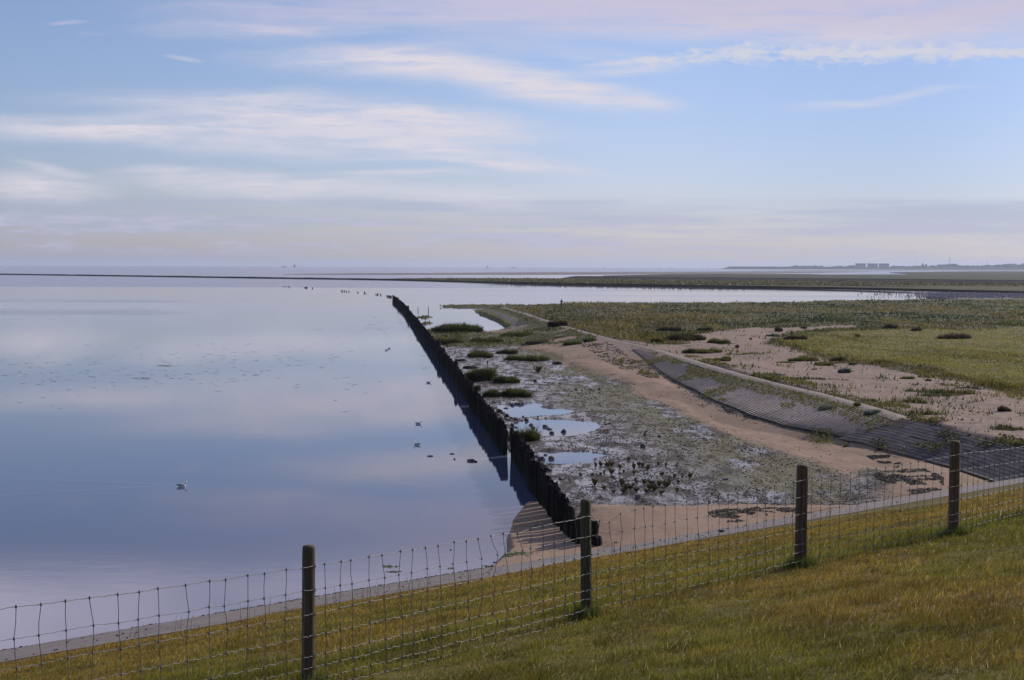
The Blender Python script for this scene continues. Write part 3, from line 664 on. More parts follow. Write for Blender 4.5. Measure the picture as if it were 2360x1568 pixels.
X, Y, z = X[k], Y[k], z[k]; lumps('mud_debris', X, Y, z+.005, .012+Y*.00055*RNG.uniform(.3, 1.0, len(X))**2*2, RNG.uniform(.2, .55, len(X)), WEED)
WR = [W(qq, .4) for qq in ([(1640, 1180), (1700, 1170), (1780, 1172), (1870, 1176), (1840, 1195), (1760, 1208), (1690, 1210), (1650, 1205)],
      [(2015, 1082), (2070, 1075), (2130, 1078), (2165, 1095), (2165, 1130), (2110, 1140), (2060, 1115), (2030, 1095)],
      [(1990, 1015), (2030, 1030), (2070, 1055), (2060, 1070), (2010, 1045)], [(1530, 862), (1600, 888), (1700, 930), (1800, 965), (1990, 1010), (1985, 1022), (1790, 985), (1690, 952), (1640, 940), (1580, 908)],
      [(1330, 800), (1400, 806), (1450, 835), (1540, 868), (1500, 872), (1430, 850), (1360, 815)], [(1660, 935), (1730, 960), (1790, 975), (1760, 968), (1690, 950)])]
XX = []; YY = []
for qi, qq in enumerate(WR):
    p_ = np.array(qq); m = 8500; x = RNG.uniform(p_[:, 0].min(), p_[:, 0].max(), m); y = RNG.uniform(p_[:, 1].min(), p_[:, 1].max(), m)
    k = (sd(qq, x, y) > -.15) & (fbm(x*1.6, y*1.2, 3, 160+qi) > .50); XX.append(x[k]); YY.append(y[k])
X = np.concatenate(XX); Y = np.concatenate(YY); k = RNG.random(len(X)) < .75; X, Y = X[k], Y[k]
lumps('seaweed_wrack', X, Y, field(X, Y)[0]+.01, RNG.uniform(.02, .10, len(X))**1.25*(Y/50), RNG.uniform(.3, .8, len(X)), WEED)
# loose shells and pebbles on the beach
N = 26000; s_ = RNG.uniform(0, .46, N); Y = 1/RNG.uniform(1/130, 1/38, N); X = s_*Y; z, q = field(X, Y); k = (RNG.random(N) < q['sand']) & (q['n'] > 28); X, Y, z = X[k], Y[k], z[k]
SHELL = simple('shell_bits', (.10, .08, .07), (.55, .50, .45), 1.3, .7, 0, 0); lumps('shell_grit', X, Y, z, Y*.00035*RNG.uniform(.5, 1.5, len(X)), np.full(len(X), .5), SHELL)

# floating weed on the water
X = []; Y = []
for (cx, cy, sx, sy, m) in [(350, 850, 380, 45, 170), (620, 830, 260, 60, 90), (380, 843, 28, 3, 30), (330, 872, 26, 2, 26), (880, 760, 60, 30, 30), (800, 905, 90, 40, 14), (120, 870, 130, 60, 60)]:
    for i in range(int(m*.7)):
        p = P(cx+random.gauss(0, sx*.5), cy+random.gauss(0, sy*.5), 0); X.append(p[0]); Y.append(p[1])
X = np.array(X); Y = np.array(Y); k = (X < 2-.113*(Y-39.4)-1.0); X, Y = X[k], Y[k]; N = len(X)
lx = RNG.uniform(.06, .4, N)*(Y/100); V = np.repeat(OCT[None], N, 0)*RNG.uniform(.6, 1.3, (N, 6, 1))*np.stack([lx, lx*.35, np.full(N, .012)], -1)[:, None, :]+np.stack([X, Y, np.full(N, .004)], -1)[:, None, :]
FWEED = simple('floating_weed', (.07, .068, .06), (.15, .14, .115), 3, .6, 0, 0)
tag(link('floating_seaweed', mk('floating_seaweed', V.reshape(-1, 3), (np.arange(N)[:, None, None]*6+OT[None]).reshape(-1, 3)), FWEED), kind='stuff')
GWEED = simple('green_weed', (.05, .075, .02), (.10, .12, .035), 5, .7, .2, .02)
X = []; Y = []
for (cx, cy, sx, sy, m) in [(898, 1306, 18, 2, 40), (905, 1318, 16, 1.5, 30), (1190, 1296, 30, 4, 160), (1165, 1303, 22, 3, 60), (1128, 1305, 16, 2, 20), (1150, 1296, 10, 1.5, 14), (1040, 1310, 8, 1, 8), (1235, 1215, 10, 3, 20)]:
    for i in range(m):
        p = P(cx+random.gauss(0, sx*.5), cy+random.gauss(0, sy*.5), 0); X.append(p[0]); Y.append(p[1])
X = np.array(X); Y = np.array(Y); N = len(X); zz = np.maximum(0, field(X, Y)[0]); zz = np.maximum(zz, np.where(NX*X+NY*Y < 30, dike_z(X, Y)+.01, 0))
lumps('green_seaweed', X, Y, zz+.005, RNG.uniform(.03, .09, N), np.full(N, .25), GWEED)

# pebbles and litter along the foot of the paved strip and at the waterline
N = 5200; t_ = RNG.uniform(-14, 34, N); nn = np.where(RNG.random(N) < .55, 29.9+RNG.normal(0, .16, N), RNG.uniform(22.3, 29.8, N)); k = (RNG.random(N) < np.where(nn > 29.4, 1, .25)*ss(.35, .55, fbm(t_*.7, nn*.7, 3, 171))); t_, nn = t_[k], nn[k]
X = t_*UX+nn*NX; Y = t_*UY+nn*NY; lumps('shore_pebbles', X, Y, dike_z(X, Y)+.012, RNG.uniform(.012, .055, len(X)), RNG.uniform(.3, .7, len(X)), WEED)

# ------------------------------------------------------------------ timber palisades
def pile_mesh(seed, n=7):
    r = random.Random(seed); b = MB(); v = []; f = []; hs = [-.9, 0, .5, .85, 1.0]; jag = [r.uniform(-.10, .02) for _ in range(n)]
    ph = r.uniform(0, 6)
    for j, hh in enumerate(hs):
        for k in range(n):
            a = 2*math.pi*k/n+ph; rad = .118*(1-.10*max(hh, 0))*(1+.14*math.sin(k*2.4+ph)+r.uniform(-.07, .07))*(1 if j < 4 else r.uniform(.45, .9))
            v.append((rad*math.cos(a), rad*math.sin(a), hh+(jag[k] if j == 4 else 0)))
    for j in range(len(hs)-1):
        for k in range(n): f.append((j*n+k, j*n+(k+1) % n, (j+1)*n+(k+1) % n, (j+1)*n+k))
    v.append((0, 0, .93)); f += [((len(hs)-1)*n+k, (len(hs)-1)*n+(k+1) % n, len(v)-1) for k in range(n)]
    b.add(v, f); me = b.mesh('pile'); me.materials.append(WOOD_DARK); return me
PM = [pile_mesh(i) for i in range(9)]
rr = random.Random(5)
def top_at(d): return 1.38+.16*(vnoise(np.array([d*.35]), np.array([0.]), 4)[0]-.5)+rr.choice([0, 0, 0, -.12])+rr.uniform(-.13, .11)
def put_pile(root, x, y, h, tilt=.03):
    o = bpy.data.objects.new('pile', PM[rr.randrange(9)]); COL.objects.link(o); o.parent = root
    o.location = (x-root.location.x, y-root.location.y, 0); o.scale = (rr.uniform(.9, 1.2), rr.uniform(.9, 1.2), h)
    o.rotation_euler = (rr.gauss(0, tilt), rr.gauss(0, tilt), rr.uniform(0, 6)); return o
near = empty('timber_palisade', (pal(48), 48, 0))
tag(near, 'near length of black rotting timber palisade ending at the beach below the fence', 'palisade', 'black timber palisades along the water')
d = 38.6; cnt = 0
while d < 58.2 and cnt < 98:
    end = ss(41.5, 38.6, np.array(d)); h = top_at(d)-.15*float(end)+rr.uniform(-.35, .05)*float(end)
    put_pile(near, pal(d)+.10*(d > 50)+.10*float(ss(52, 58, np.array(d)))+rr.gauss(0, .02), d, h); d += .205 if not (d < 46.5 and rr.random() < .17) else .42; cnt += 1
far_ = empty('timber_palisade', (pal(100), 100, 0))
tag(far_, 'long far length of black timber palisade running out into the water', 'palisade', 'black timber palisades along the water')
d = 58.75; cnt = 0
while cnt < 99:
    put_pile(far_, pal(d)-.10+rr.gauss(0, .02), d, top_at(d)-(.0 if cnt > 2 else .1)); d += .205; cnt += 1
V = []; Fc = []; k = 0
curve = [(pal(y), y) for y in (80, 120, 160, 200, 240, 256)]+[at_dist(x, 700, Y)[:2] for x, Y in ((921, 275), (914, 300), (905, 325))]
cr, _ = resample(curve, .26)
src = [np.array([v.co[:] for v in m.vertices]) for m in PM]; sf = [[tuple(p.vertices) for p in m.polygons] for m in PM]
for (x, y) in cr:
    if y < d: continue
    i = rr.randrange(9); h = top_at(y)+(.45 if rr.random() < .012 else 0)-(.25 if rr.random() < .04 else 0); g = 1.35
    V += [(x+q[0]*g+rr.gauss(0, .0), y+q[1]*g, q[2]*h) for q in src[i]]; Fc += [tuple(j+k for j in f) for f in sf[i]]; k += len(src[i])
me = bpy.data.meshes.new('pile_row'); me.from_pydata(V, [], Fc); me.materials.append(WOOD_DARK)
o = link('pile_row', me, None, far_); o.location = (-far_.location.x, -far_.location.y, 0); o['kind'] = 'stuff'
# broken piles at the beach end
for (x, y, h, ti, lab) in ((2.34, 38.9, 1.0, .1, 'broken black pile stump with a split top at the end of the palisade'), (2.52, 38.5, .78, .15, 'low leaning black pile stump right of the second fence post'), (2.68, 38.3, .42, .3, 'lowest rotten pile stub on the sand at the palisade end')):
    o = link('pile_stump', PM[rr.randrange(9)]); o.location = (x, y, zat(x, y)-.05); o.scale = (1.3, 1.3, h); o.rotation_euler = (ti, ti*.6, rr.uniform(0, 6)); tag(o, lab, 'pile stump')
# isolated remains farther out
rem = [(868, 395, 10, 1.6), (889, 395, 9, 1.2), (908, 398, 9, 1.1), (933, 398, 7, 1.1), (1018, 406, 7, 1.2), (1080, 410, 11, 1.2), (1093, 414, 3, 1), (1186, 424, 8, .6), (1197, 428, 8, 1), (1208, 424, 11, 1.2), (1235, 428, 11, 1.1),
       (1287, 441, 3, .8), (1300, 444, 12, 1.2), (1311, 446, 12, 1.2), (1322, 447, 11, 1.1), (1333, 449, 11, 1.2), (318, 352, 4, 1.3), (332, 352, 3, 1.6), (343, 352, 3, 1.2), (366, 353, 7, 1.2), (375, 353, 5, 1), (514, 361, 4, 1.1), (523, 361, 5, 1.2), (534, 361, 8, 2.4), (590, 366, 8, 1.3)]
for i, (x, y, hp, wd) in enumerate(rem):
    fx, fy = 1000+x/2.36, 1000+y/2.36; p = PF(fx, fy, 0); h = hp/2.36/4949*p[1]*1.15+.1
    o = link('pile_stump', PM[rr.randrange(9)]); o.location = (p[0], p[1], 0); o.scale = (wd*1.25, wd*1.25, h); o.rotation_euler = (rr.gauss(0, .08), rr.gauss(0, .10), rr.uniform(0, 6))
    if x > 1280: l, g = 'short black stump standing in the tight row just beyond the palisade end', 'stumps just beyond the palisade end'
    elif x > 1000: l, g = 'dark stump standing between the row of four and the palisade end', 'scattered stumps beyond the palisade'
    elif x > 800: l, g = 'dark upright stump in the row of four standing in open water', 'row of four stumps in the water'
    else: l, g = 'very low broken stump far out in the water left of the row of four', 'farthest low stumps'
    tag(o, l, 'pile stump', g)
STAKE = simple('grey_stake', (.06, .05, .045), (.10, .085, .075), 5, .8, .2, .01)
for i, (x, y, top) in enumerate(((963, 717.5, 708.5), (987, 719, 707.5))):
    p = P(x, y, 0); q = at_dist(x, top, p[1]); b = MB(); b.tube([(0, 0, -.5), (.01, 0, q[2]*.6), (.0, .01, q[2])], [.075, .07, .06], 7)
    o = b.build('wooden_stake', STAKE); o.location = (p[0], p[1], 0)
    tag(o, ('left and shorter', 'right and taller')[i]+' of the two thin stakes in the still lagoon', 'stake')

# ------------------------------------------------------------------ wire fence on the dike
def on_dike(x, y):
    d = ray(x, y); t = .002
    for _ in range(4000):
        px, py, pz = d.x*t, d.y*t, CAMZ+d.z*t
        if pz <= float(dike_z(np.array([px]), np.array([py]))[0]): break
        t += .0000035*2
    return px, py
bases = [(711, 1592), (1350.5, 1424), (1843, 1309), (2196, 1236.5)]; tops = [(711.5, 1258), (1349, 1152), (1848.5, 1072), (2200.5, 1016.5)]; wid = [31, 25.5, 27, 23.5]
pp = []
for (bx, by), (tx, ty), wpx in zip(bases, tops, wid):
    x, y = on_dike(bx, by); q = at_dist(tx, ty, y); pp.append((x, y, float(dike_z(np.array([x]), np.array([y]))[0]), q, wpx/F*y/2))
print('POSTS', [(round(a[0], 2), round(a[1], 2), round(a[2], 2), [round(v, 2) for v in a[3]], round(a[4], 3)) for a in pp])
du = Vector((pp[2][0]-pp[0][0], pp[2][1]-pp[0][1])); du.normalize()
def ext(x, y):
    z = float(dike_z(np.array([x]), np.array([y]))[0]); return (x, y, z, (x, y, z+1.1), .05)
allp = [ext(pp[0][0]-du.x*k, pp[0][1]-du.y*k) for k in (6, 3)]+pp+[ext(pp[3][0]+du.x*k, pp[3][1]+du.y*k) for k in (2.9, 5.8)]
froot = empty('wire_fence', (allp[0][0], allp[0][1], allp[0][2]))
tag(froot, 'stock fence of round wooden posts and wire netting along the dike grass', 'fence')
fo = froot.location
def rel(p): return Vector(p)-fo
def post_mesh(base, top, rad, seed):
    r = random.Random(seed); ax = Vector(top)-Vector(base); n = 20; V = []; Fq = []; lev = [-.35/ax.length, 0, .15, .3, .45, .6, .75, .9, .965, .99, 1.0]; rs = [1.04, 1.03, 1.02, 1, 1, .99, .985, .98, .97, .93, .84]
    ph = r.uniform(0, 6)
    for t, q in zip(lev, rs):
        c_ = ax*t
        for k in range(n):
            a = 2*math.pi*k/n; g = rad*q*(1+.025*math.sin(3*a+ph)+.012*math.sin(7*a+ph*2+t*3)); V.append(c_+Vector((g*math.cos(a), g*math.sin(a), 0)))
    for j in range(len(lev)-1):
        for k in range(n): Fq.append((j*n+k, j*n+(k+1) % n, (j+1)*n+(k+1) % n, (j+1)*n+k))
    V.append(ax*1.003); Fq += [((len(lev)-1)*n+k, (len(lev)-1)*n+(k+1) % n, len(V)-1) for k in range(n)]
    b = MB(); b.add(V, Fq); return b.mesh('fence_post', True)
HTS = [.955, .775, .595, .43, .275, .19, .095, .015]
def hz(i, a, b_, t):
    sag = -.0*math.sin(math.pi*t)
    return 0
mats = [POSTM[0], POSTM[3], POSTM[0], POSTM[1], POSTM[2], POSTM[3], POSTM[3], POSTM[2]]
labs = [None, None, 'weathered olive post, nearest', 'greenish post in front of the palisade end', 'brown post with a pale right edge', 'tan post before the dark paved slope', None, None]
ndir = Vector((-du.y, du.x)); front = -ndir                      # the side facing the camera
for i, (x, y, z, tp, rad) in enumerate(allp):
    o = link('fence_post', post_mesh((x, y, z), tp, rad, 40+i), mats[i], froot); o.location = rel((x, y, z))
    if labs[i]: o['label'] = labs[i]
    st = MB()
    for hgt in HTS[:-1]:
        f_ = hgt/1.1; c_ = (Vector(tp)-Vector((x, y, z)))*f_; e = Vector((front.x, front.y, 0))*(rad+.006); sdx = Vector((du.x, du.y, 0))*rad*.35
        st.tube([c_+e*.75+sdx, c_+e*1.12+sdx+Vector((0, 0, .008)), c_+e*1.12+sdx-Vector((0, 0, .008)), c_+e*.75+sdx], .0028, 5)
    s = st.build('staple', WIRE_D, o); s.location = (0, 0, 0)
NB = 520; PX = []; PY = []
for (x, y, z, tp, rad) in allp:
    a = RNG.uniform(0, 6.283, NB); r = rad+np.abs(RNG.normal(0, .07, NB)); PX.append(x+np.cos(a)*r); PY.append(y+np.sin(a)*r)
PX = np.concatenate(PX); PY = np.concatenate(PY); NB = len(PX); h = RNG.uniform(.05, .17, NB)
V, tr, qd, C = blades5(np.c_[PX, PY, dike_z(PX, PY)-.005], h, np.full(NB, .006), RNG.normal(0, .03, NB), RNG.normal(0, .03, NB), pick(NB, [(.10, .13, .028), (.13, .14, .035), (.08, .10, .024)]))
tag(link('long_grass', mk('long_grass', V, tr, qd, {'Col': C}), LEAF), kind='stuff')
def pt(i, t, hgt, dev=0.0):
    a, b_ = allp[i], allp[i+1]
    x = lerp(a[0], b_[0], t)+front.x*lerp(a[4], b_[4], 1)*1.05; y = lerp(a[1], b_[1], t)+front.y*.055
    fa = hgt/1.1; za = lerp(a[2], a[3][2], fa); zb = lerp(b_[2], b_[3][2], fa)
    return Vector((x+du.x*dev, y+du.y*dev, lerp(za, zb, t)))
wr = random.Random(9)
for i in range(len(allp)-1):
    hw_ = MB(); vw = MB(); L = math.hypot(allp[i+1][0]-allp[i][0], allp[i+1][1]-allp[i][1]); nv = max(4, int(round(L/.15)))
    lean = [.0, .0, -.030, -.035, .035, .0, .0][i]
    dips = {}
    vx = [(k+.5)/nv+wr.gauss(0, .0035) for k in range(nv)]
    bow = []
    if i == 3: dips = {0: -.055, 1: -.075, 2: -.02}
    if i == 2: dips = {nv-7: -.02}
    pos = {}
    for r_, hgt in enumerate(HTS):
        pts = []
        m = nv*3
        for k in range(nv):
            t = vx[k]; dev = (lean*math.sin(math.pi*min(t*1.15, 1))*(hgt/.95)**1.3) if i in (2, 3) else lean*math.sin(math.pi*t)*(hgt/.95)
            dev += wr.gauss(0, .0035 if i > 3 else .007)
            if (i == 2 and k in (nv-8, nv-9, nv-10, nv-7)): dev += wr.gauss(0, .022)
            if (i == 3 and k < 3): dev += wr.gauss(0, .016)
            q = pt(i, t, hgt, dev)
            if r_ == 0 and k in dips: q.z += dips[k]
            q.z += wr.gauss(0, .003)+(-.012*math.sin(math.pi*t) if r_ < 2 else 0); pos[(r_, k)] = q
        line = [pt(i, 0, hgt)]
        prev = line[0]
        allq = [pos[(r_, k)] for k in range(nv)]+[pt(i, 1, hgt)]
        for k, q in enumerate(allq):
            for g in (.3, .5, .7):
                mid = prev.lerp(q, g); mid.z += (.004 if g == .5 else -.003)*(1 if k % 2 else -1)*(1.2 if r_ > 2 else .6); line.append(mid)
            line.append(q); prev = q
        hw_.tube([rel(q) for q in line], .0024 if r_ in (0, 7) else .0020, 5)
    for k in range(nv):
        line = []; rd = []
        for r_ in range(8):
            q = pos[(r_, k)]+Vector((front.x, front.y, 0))*.004
            if line:
                pm = line[-1].lerp(q, .5)+Vector((du.x, du.y, 0))*wr.gauss(0, .004); line.append(pm); rd.append(.0021)
            line += [q+Vector((0, 0, .012)), q, q-Vector((0, 0, .012))]; rd += [.0022, .0075, .0022]
        vw.tube([rel(q) for q in line], rd, 6)
    net = empty('wire_netting'); net.parent = froot
    hw_.build('line_wires', WIRE, net); vw.build('stay_wires', WIRE_D, net)

# ------------------------------------------------------------------ rocks
def rock_mesh(seed, cub=False):
    bm = bmesh.new(); bmesh.ops.create_icosphere(bm, subdivisions=2, radius=1); r = random.Random(seed); o = Vector((r.uniform(0, 50), r.uniform(0, 50), r.uniform(0, 50)))
    from mathutils import noise
    pl = [(Vector((r.gauss(0, 1), r.gauss(0, 1), r.gauss(0, .8))).normalized(), r.uniform(.55, .8)) for _ in range(7)]
    for v in bm.verts:
        q = v.co.copy()
        for n_, d_ in pl:
            e = q.dot(n_)-d_
            if e > 0: q -= n_*e*.9
        v.co = q*(1+.16*noise.noise(q*1.7+o)+.05*noise.noise(q*5+o))
    me = bpy.data.meshes.new('rock'); bm.to_mesh(me); bm.free(); return me
RMD = [rock_mesh(i) for i in range(8)]; RML = []; RME = [rock_mesh(40+i) for i in range(4)]
for m in RME: m.materials.append(EARTH)
for m in RMD: m.materials.append(ROCK)
for i in range(4):
    m = rock_mesh(20+i); m.materials.append(ROCK_L); RML.append(m)
def rock(x, y, wpx, hpx, lab, group=None, light=False, floor=None, name='rock'):
    """x, y: full-size pixel of the foot; wpx, hpx in the same pixels"""
    p = PF(x, y, .05); z = max(zat(*p), 0) if floor is None else floor; p = PF(x, y, z)
    w_ = wpx/4949*p[1]; h_ = max(hpx/4949*p[1], w_*.22)
    o = link(name, (RML[rr.randrange(4)] if light else RMD[rr.randrange(8)])); o.location = (p[0], p[1]+w_*.3, z+h_*.22)
    o.scale = (w_*.62, w_*rr.uniform(.42, .6), h_*.85); o.rotation_euler = (0, 0, rr.uniform(-.5, .5)); return tag(o, lab, 'rock', group)
def c7(x, y): return 1940+x/4.127, 1600+y/4.127
G1 = 'rocks strewn around the far tide pool'; L1 = 'dark wet rock lying in or beside the farthest of the three tide pools'
for (x, y, w_, h_) in ((150, 50, 60, 25), (260, 52, 60, 25), (460, 97, 80, 40), (525, 78, 70, 40), (575, 88, 60, 45), (620, 75, 60, 45), (110, 130, 70, 20), (345, 145, 80, 18)): rock(*c7(x, y), w_/4.127, h_/4.127, L1, G1)
rock(*c7(235, 212), 95/4.1, 60/4.1, 'largest dark rock of the heap against the palisade beside the far pool'); rock(*c7(305, 238), 85/4.1, 38/4.1, 'flat dark slab at the right of the heap by the far pool')
rock(*c7(222, 262), 70/4.1, 40/4.1, 'pale-flecked rock at the foot of the heap by the far pool', None, True); rock(*c7(365, 288), 78/4.1, 58/4.1, 'blocky dark rock standing alone just right of the rock heap')
G2 = 'low stones on the mud bar between the far and middle pools'; L2 = 'low dark stone on the mud bar between the far and the middle tide pool'
for (x, y, w_, h_) in ((630, 280, 35, 20), (880, 292, 45, 22), (265, 312, 75, 40), (345, 335, 60, 28), (435, 316, 60, 32), (512, 325, 80, 35), (400, 352, 70, 24), (520, 356, 60, 20), (600, 352, 50, 18), (300, 358, 70, 28)): rock(*c7(x, y), w_/4.127, h_/4.127, L2, G2)
rock(*c7(682, 352), 66/4.1, 52/4.1, 'upright boulder at the left far edge of the middle tide pool')
rock(*c7(445, 440), 66/4.1, 50/4.1, 'pointed dark rock in the left end of the middle tide pool'); rock(*c7(505, 462), 72/4.1, 18/4.1, 'thin flat stone just breaking the surface left in the middle pool')
rock(*c7(757, 428), 76/4.1, 36/4.1, 'rock with a pale right face in the middle pool, second from left', None, True); rock(*c7(795, 475), 60/4.1, 36/4.1, 'small dark rock nearest behind the tall grass tussock in the pool')
rock(*c7(990, 455), 104/4.1, 42/4.1, 'long flat grey rock in the centre of the middle pool', None, True); rock(*c7(1062, 492), 96/4.1, 32/4.1, 'long rock with a white right end in the middle pool', None, True)
rock(*c7(1102, 565), 76/4.1, 44/4.1, 'dark wedge rock nearest the viewer in the middle pool'); rock(*c7(1298, 542), 84/4.1, 60/4.1, 'rounded boulder standing rightmost in the middle pool')
rock(*c7(862, 948), 78/4.1, 34/4.1, 'low dark rock leftmost in the near tide pool'); rock(*c7(930, 1000), 134/4.1, 72/4.1, 'biggest dark boulder in the near tide pool'); rock(*c7(995, 918), 64/4.1, 24/4.1, 'small flat stone behind the big boulder in the near pool')
rock(*c7(1097, 985), 112/4.1, 54/4.1, 'flat-topped grey rock right of the big boulder in the near pool', None, True)
rock(*c7(800, 1040), 74/4.1, 72/4.1, 'tall dark rock touching the palisade below the near pool'); rock(*c7(962, 1118), 124/4.1, 75/4.1, 'large dark sloping rock beside the palisade, before the near pool'); rock(*c7(1042, 1185), 112/4.1, 66/4.1, 'large dark rock lying nearest the viewer of the two by the palisade')
rock(*c7(1272, 1306), 112/4.1, 26/4.1, 'dark driftwood-like slab on the wet mud near the palisade'); 
def c6(x, y): return 1900+x/2.091, 1500+y/2.091
rock(*c6(1405, 612), 48/2.09, 34/2.09, 'lone blocky dark rock in the middle of the mudflat'); rock(*c6(1555, 520), 42/2.09, 15/2.09, 'small flat dark stone far out on the mudflat')
rock(*c6(1372, 1032), 72/2.09, 46/2.09, 'wedge-shaped rock with a sunlit pale face in front of the glasswort', None, True); rock(*c6(2100, 884), 42/2.09, 24/2.09, 'grey stone in the wet mud at the right of the mudflat', None, True)
rock(*c6(985, 842), 30/2.09, 22/2.09, 'small dark stone left of the glasswort patch')
for (x, y, w_, lab) in ((505, 58, 36, 'dark stone left of the far mud, behind the tussocks'), (850, 130, 34, 'left stone of three dark stones in a line on the far mud'), (970, 130, 44, 'pale-topped middle stone of three in a line on the far mud'), (1038, 126, 30, 'right stone of three dark stones in a line on the far mud')): rock(*c6(x, y), w_/2.09, 18/2.09, lab, None, 'pale' in lab)
def c5(x, y): return 1500+x/2.145, 1150+y/2.145
for (x, y, w_, h_, lab) in ((472, 1452, 46, 12, 'flat grey stone awash in open water, leftmost of four'), (660, 1433, 42, 8, 'thin flat stone barely above the water, farthest of four'), (681, 1478, 18, 12, 'smallest dark stone in the water between the flat ones'), (820, 1494, 62, 24, 'largest grey stone in the water left of the palisade'), (865, 1500, 30, 12, 'small stone touching the largest stone in the water')):
    rock(*c5(x, y), w_/2.145, h_/2.145, lab, None, 'grey' in lab, 0.0)
for (x, y, w_, h_, lab) in ((2172, 2202, 36, 10, 'dark flat stone on the shaded sand left of the palisade'), (2116, 2232, 30, 8, 'dark weed-covered stone at the water edge by the paved strip'), (2237, 2229, 14, 6, 'small dark stone at the foot of the paved strip near the palisade'), (2471, 2178, 26, 9, 'smooth dark stone on the beach right of the second fence post'), (2432, 2186, 11, 5, 'pebble-sized dark stone at the beach foot near the palisade end')): rock(x, y, w_, h_, lab)
p = P(1039, 1268, 0); o = rock(1039/.57593, 1268/.57593, 9, 4, 'small dark stone alone in the water behind the fence wires', None, False, 0.0)
x, y = on_dike(1662, 1228); o = link('rock', RMD[3]); o.location = (x, y, float(dike_z(np.array([x]), np.array([y]))[0])+.05); o.scale = (.12, .08, .06); tag(o, 'dark stone lying on the paved strip behind the fence', 'rock')
def bank(x, y, w_, h_, lab, cat='mud bank'):
    p = P(x, y, .2); z = zat(*p); wd = w_/F*p[1]; hg = h_/F*p[1]
    o = link('mud_bank', RME[rr.randrange(4)]); o.location = (p[0], p[1]+wd*.25, z-.05); o.scale = (wd*.6, wd*.4, hg*.9); o.rotation_euler = (0, 0, rr.uniform(-.3, .3)); tag(o, lab, cat)
bank(1283, 836, 30, 10, 'dark boulder-like mud mound left of the orange sand band'); bank(1083, 846, 34, 9, 'dark rounded mud mound nearest the palisade'); bank(1061, 829, 34, 8, 'low dark mud mound behind the one nearest the palisade')
bank(1160, 813, 44, 9, 'dark eroded mud bank below the low green marsh'); bank(1238, 795, 75, 11, 'long dark overhanging turf bank at the top of the sand band', 'turf bank'); bank(1330, 805, 26, 4, 'thin dark clod on the upper sand')

# ------------------------------------------------------------------ tussocks, shrubs, glasswort
def tussock(x, y, wpx, hpx, lab, cat='grass tussock', pal_=((.045, .068, .015), (.07, .09, .022), (.105, .105, .035)), name='grass_tussock', tall=0.0, depth=.55, full=True, n=None, zf=None, group=None, hmul=1.0):
    X0, Y0 = (PF(x, y, .1) if full else P(x, y, .1)); z0 = zat(X0, Y0); X0, Y0 = (PF(x, y, max(z0, 0)) if full else P(x, y, max(z0, 0))); z0 = zat(X0, Y0); k = 4949 if full else F
    wd = wpx/k*Y0; hg = hpx/k*Y0*.8*hmul; N = n or int(np.clip(wpx*hpx*(.35 if name == 'spiky_plant' else 1.6), 150, 6500))
    K = int(np.clip(wpx/hpx*2.4, 4, 16)); sa = RNG.uniform(0, 6.283, K); sr = np.sqrt(RNG.random(K))*.82; scx = np.cos(sa)*sr*wd/2; scy = np.sin(sa)*sr*wd/2*depth
    srad = RNG.uniform(.14, .30, K)*wd*min(1, 5/K+.35); sh_ = RNG.uniform(.45, 1.1, K); ii = RNG.integers(0, K, N); r = np.sqrt(RNG.random(N)); a = RNG.uniform(0, 6.283, N)
    px = scx[ii]+np.cos(a)*r*srad[ii]; py = scy[ii]+np.sin(a)*r*srad[ii]*max(depth, .6)
    h = hg*1.15*sh_[ii]*(1-.55*r**2)*RNG.uniform(.35, 1.1, N)
    if tall: k2 = RNG.random(N) < .10; h = np.where(k2, h+hg*tall*RNG.random(N), h)
    lx = np.cos(a)*r*h*.55+RNG.normal(0, .18, N)*h; ly = np.sin(a)*r*h*.55+RNG.normal(0, .18, N)*h
    V, tr, qd, C = blades5(np.c_[px, py, np.full(N, -.03)], h, np.full(N, max(.012, Y0*.00045))*RNG.uniform(.7, 1.3, N), lx, ly, pick(N, pal_))
    C = C*np.array([1, 1, 1]); o = link(name, mk(name, V, tr, qd, {'Col': C}), LEAF); o.location = (X0, Y0+wd*depth*.4, max(z0, 0)); return tag(o, lab, cat, group)
TU = [(865, 808, 300, 100, 'broad tall green tussock nearest the palisade, widest of the mudflat tussocks', .2), (1125, 822, 205, 55, 'medium tussock just right of the widest tussock', .1),
    (865, 885, 70, 42, 'small round tussock tight against the palisade', 0), (985, 942, 170, 58, 'left tussock of the touching dark pair behind the far pool', .1), (1205, 938, 250, 60, 'dense even dark green tussock behind the far pool', .05),
    (1312, 1320, 265, 78, 'bright long-bladed tussock at the edge of the middle pool beside the palisade', .9), (890, 600, 250, 50, 'low olive tussock above the dark mud mounds', 0), (1310, 632, 350, 45, 'wide low dark green tussock strip left of the sand band', 0),
    (1150, 575, 150, 40, 'ragged tussock behind the dark eroded bank', 0), (1240, 425, 350, 40, 'long low tussock strip below the pale dam sand', 0), (860, 380, 130, 45, 'feathery tussock at the lagoon corner of the marsh', .3), (700, 385, 420, 60, 'large grassy hummock at the lagoon edge of the marsh', .1),
    (640, 475, 300, 45, 'olive hummock in the left marsh by the palisade', 0), (980, 475, 300, 42, 'olive hummock in the right part of the left marsh', 0), (1850, 452, 150, 32, 'green tussock under the sandy end of the dam', 0), (1690, 462, 240, 34, 'long green tussock above the dark turf bank', 0)]
for i, (x, y, w_, h_, lab, tl) in enumerate(TU):
    olv = ((.10, .098, .03), (.075, .08, .025), (.13, .115, .04)) if 'olive' in lab else ((.045, .068, .015), (.07, .09, .022), (.105, .105, .035))
    tussock(*c5(x, y), w_/2.145, h_/2.145, lab, pal_=olv, tall=tl, hmul=1.5)
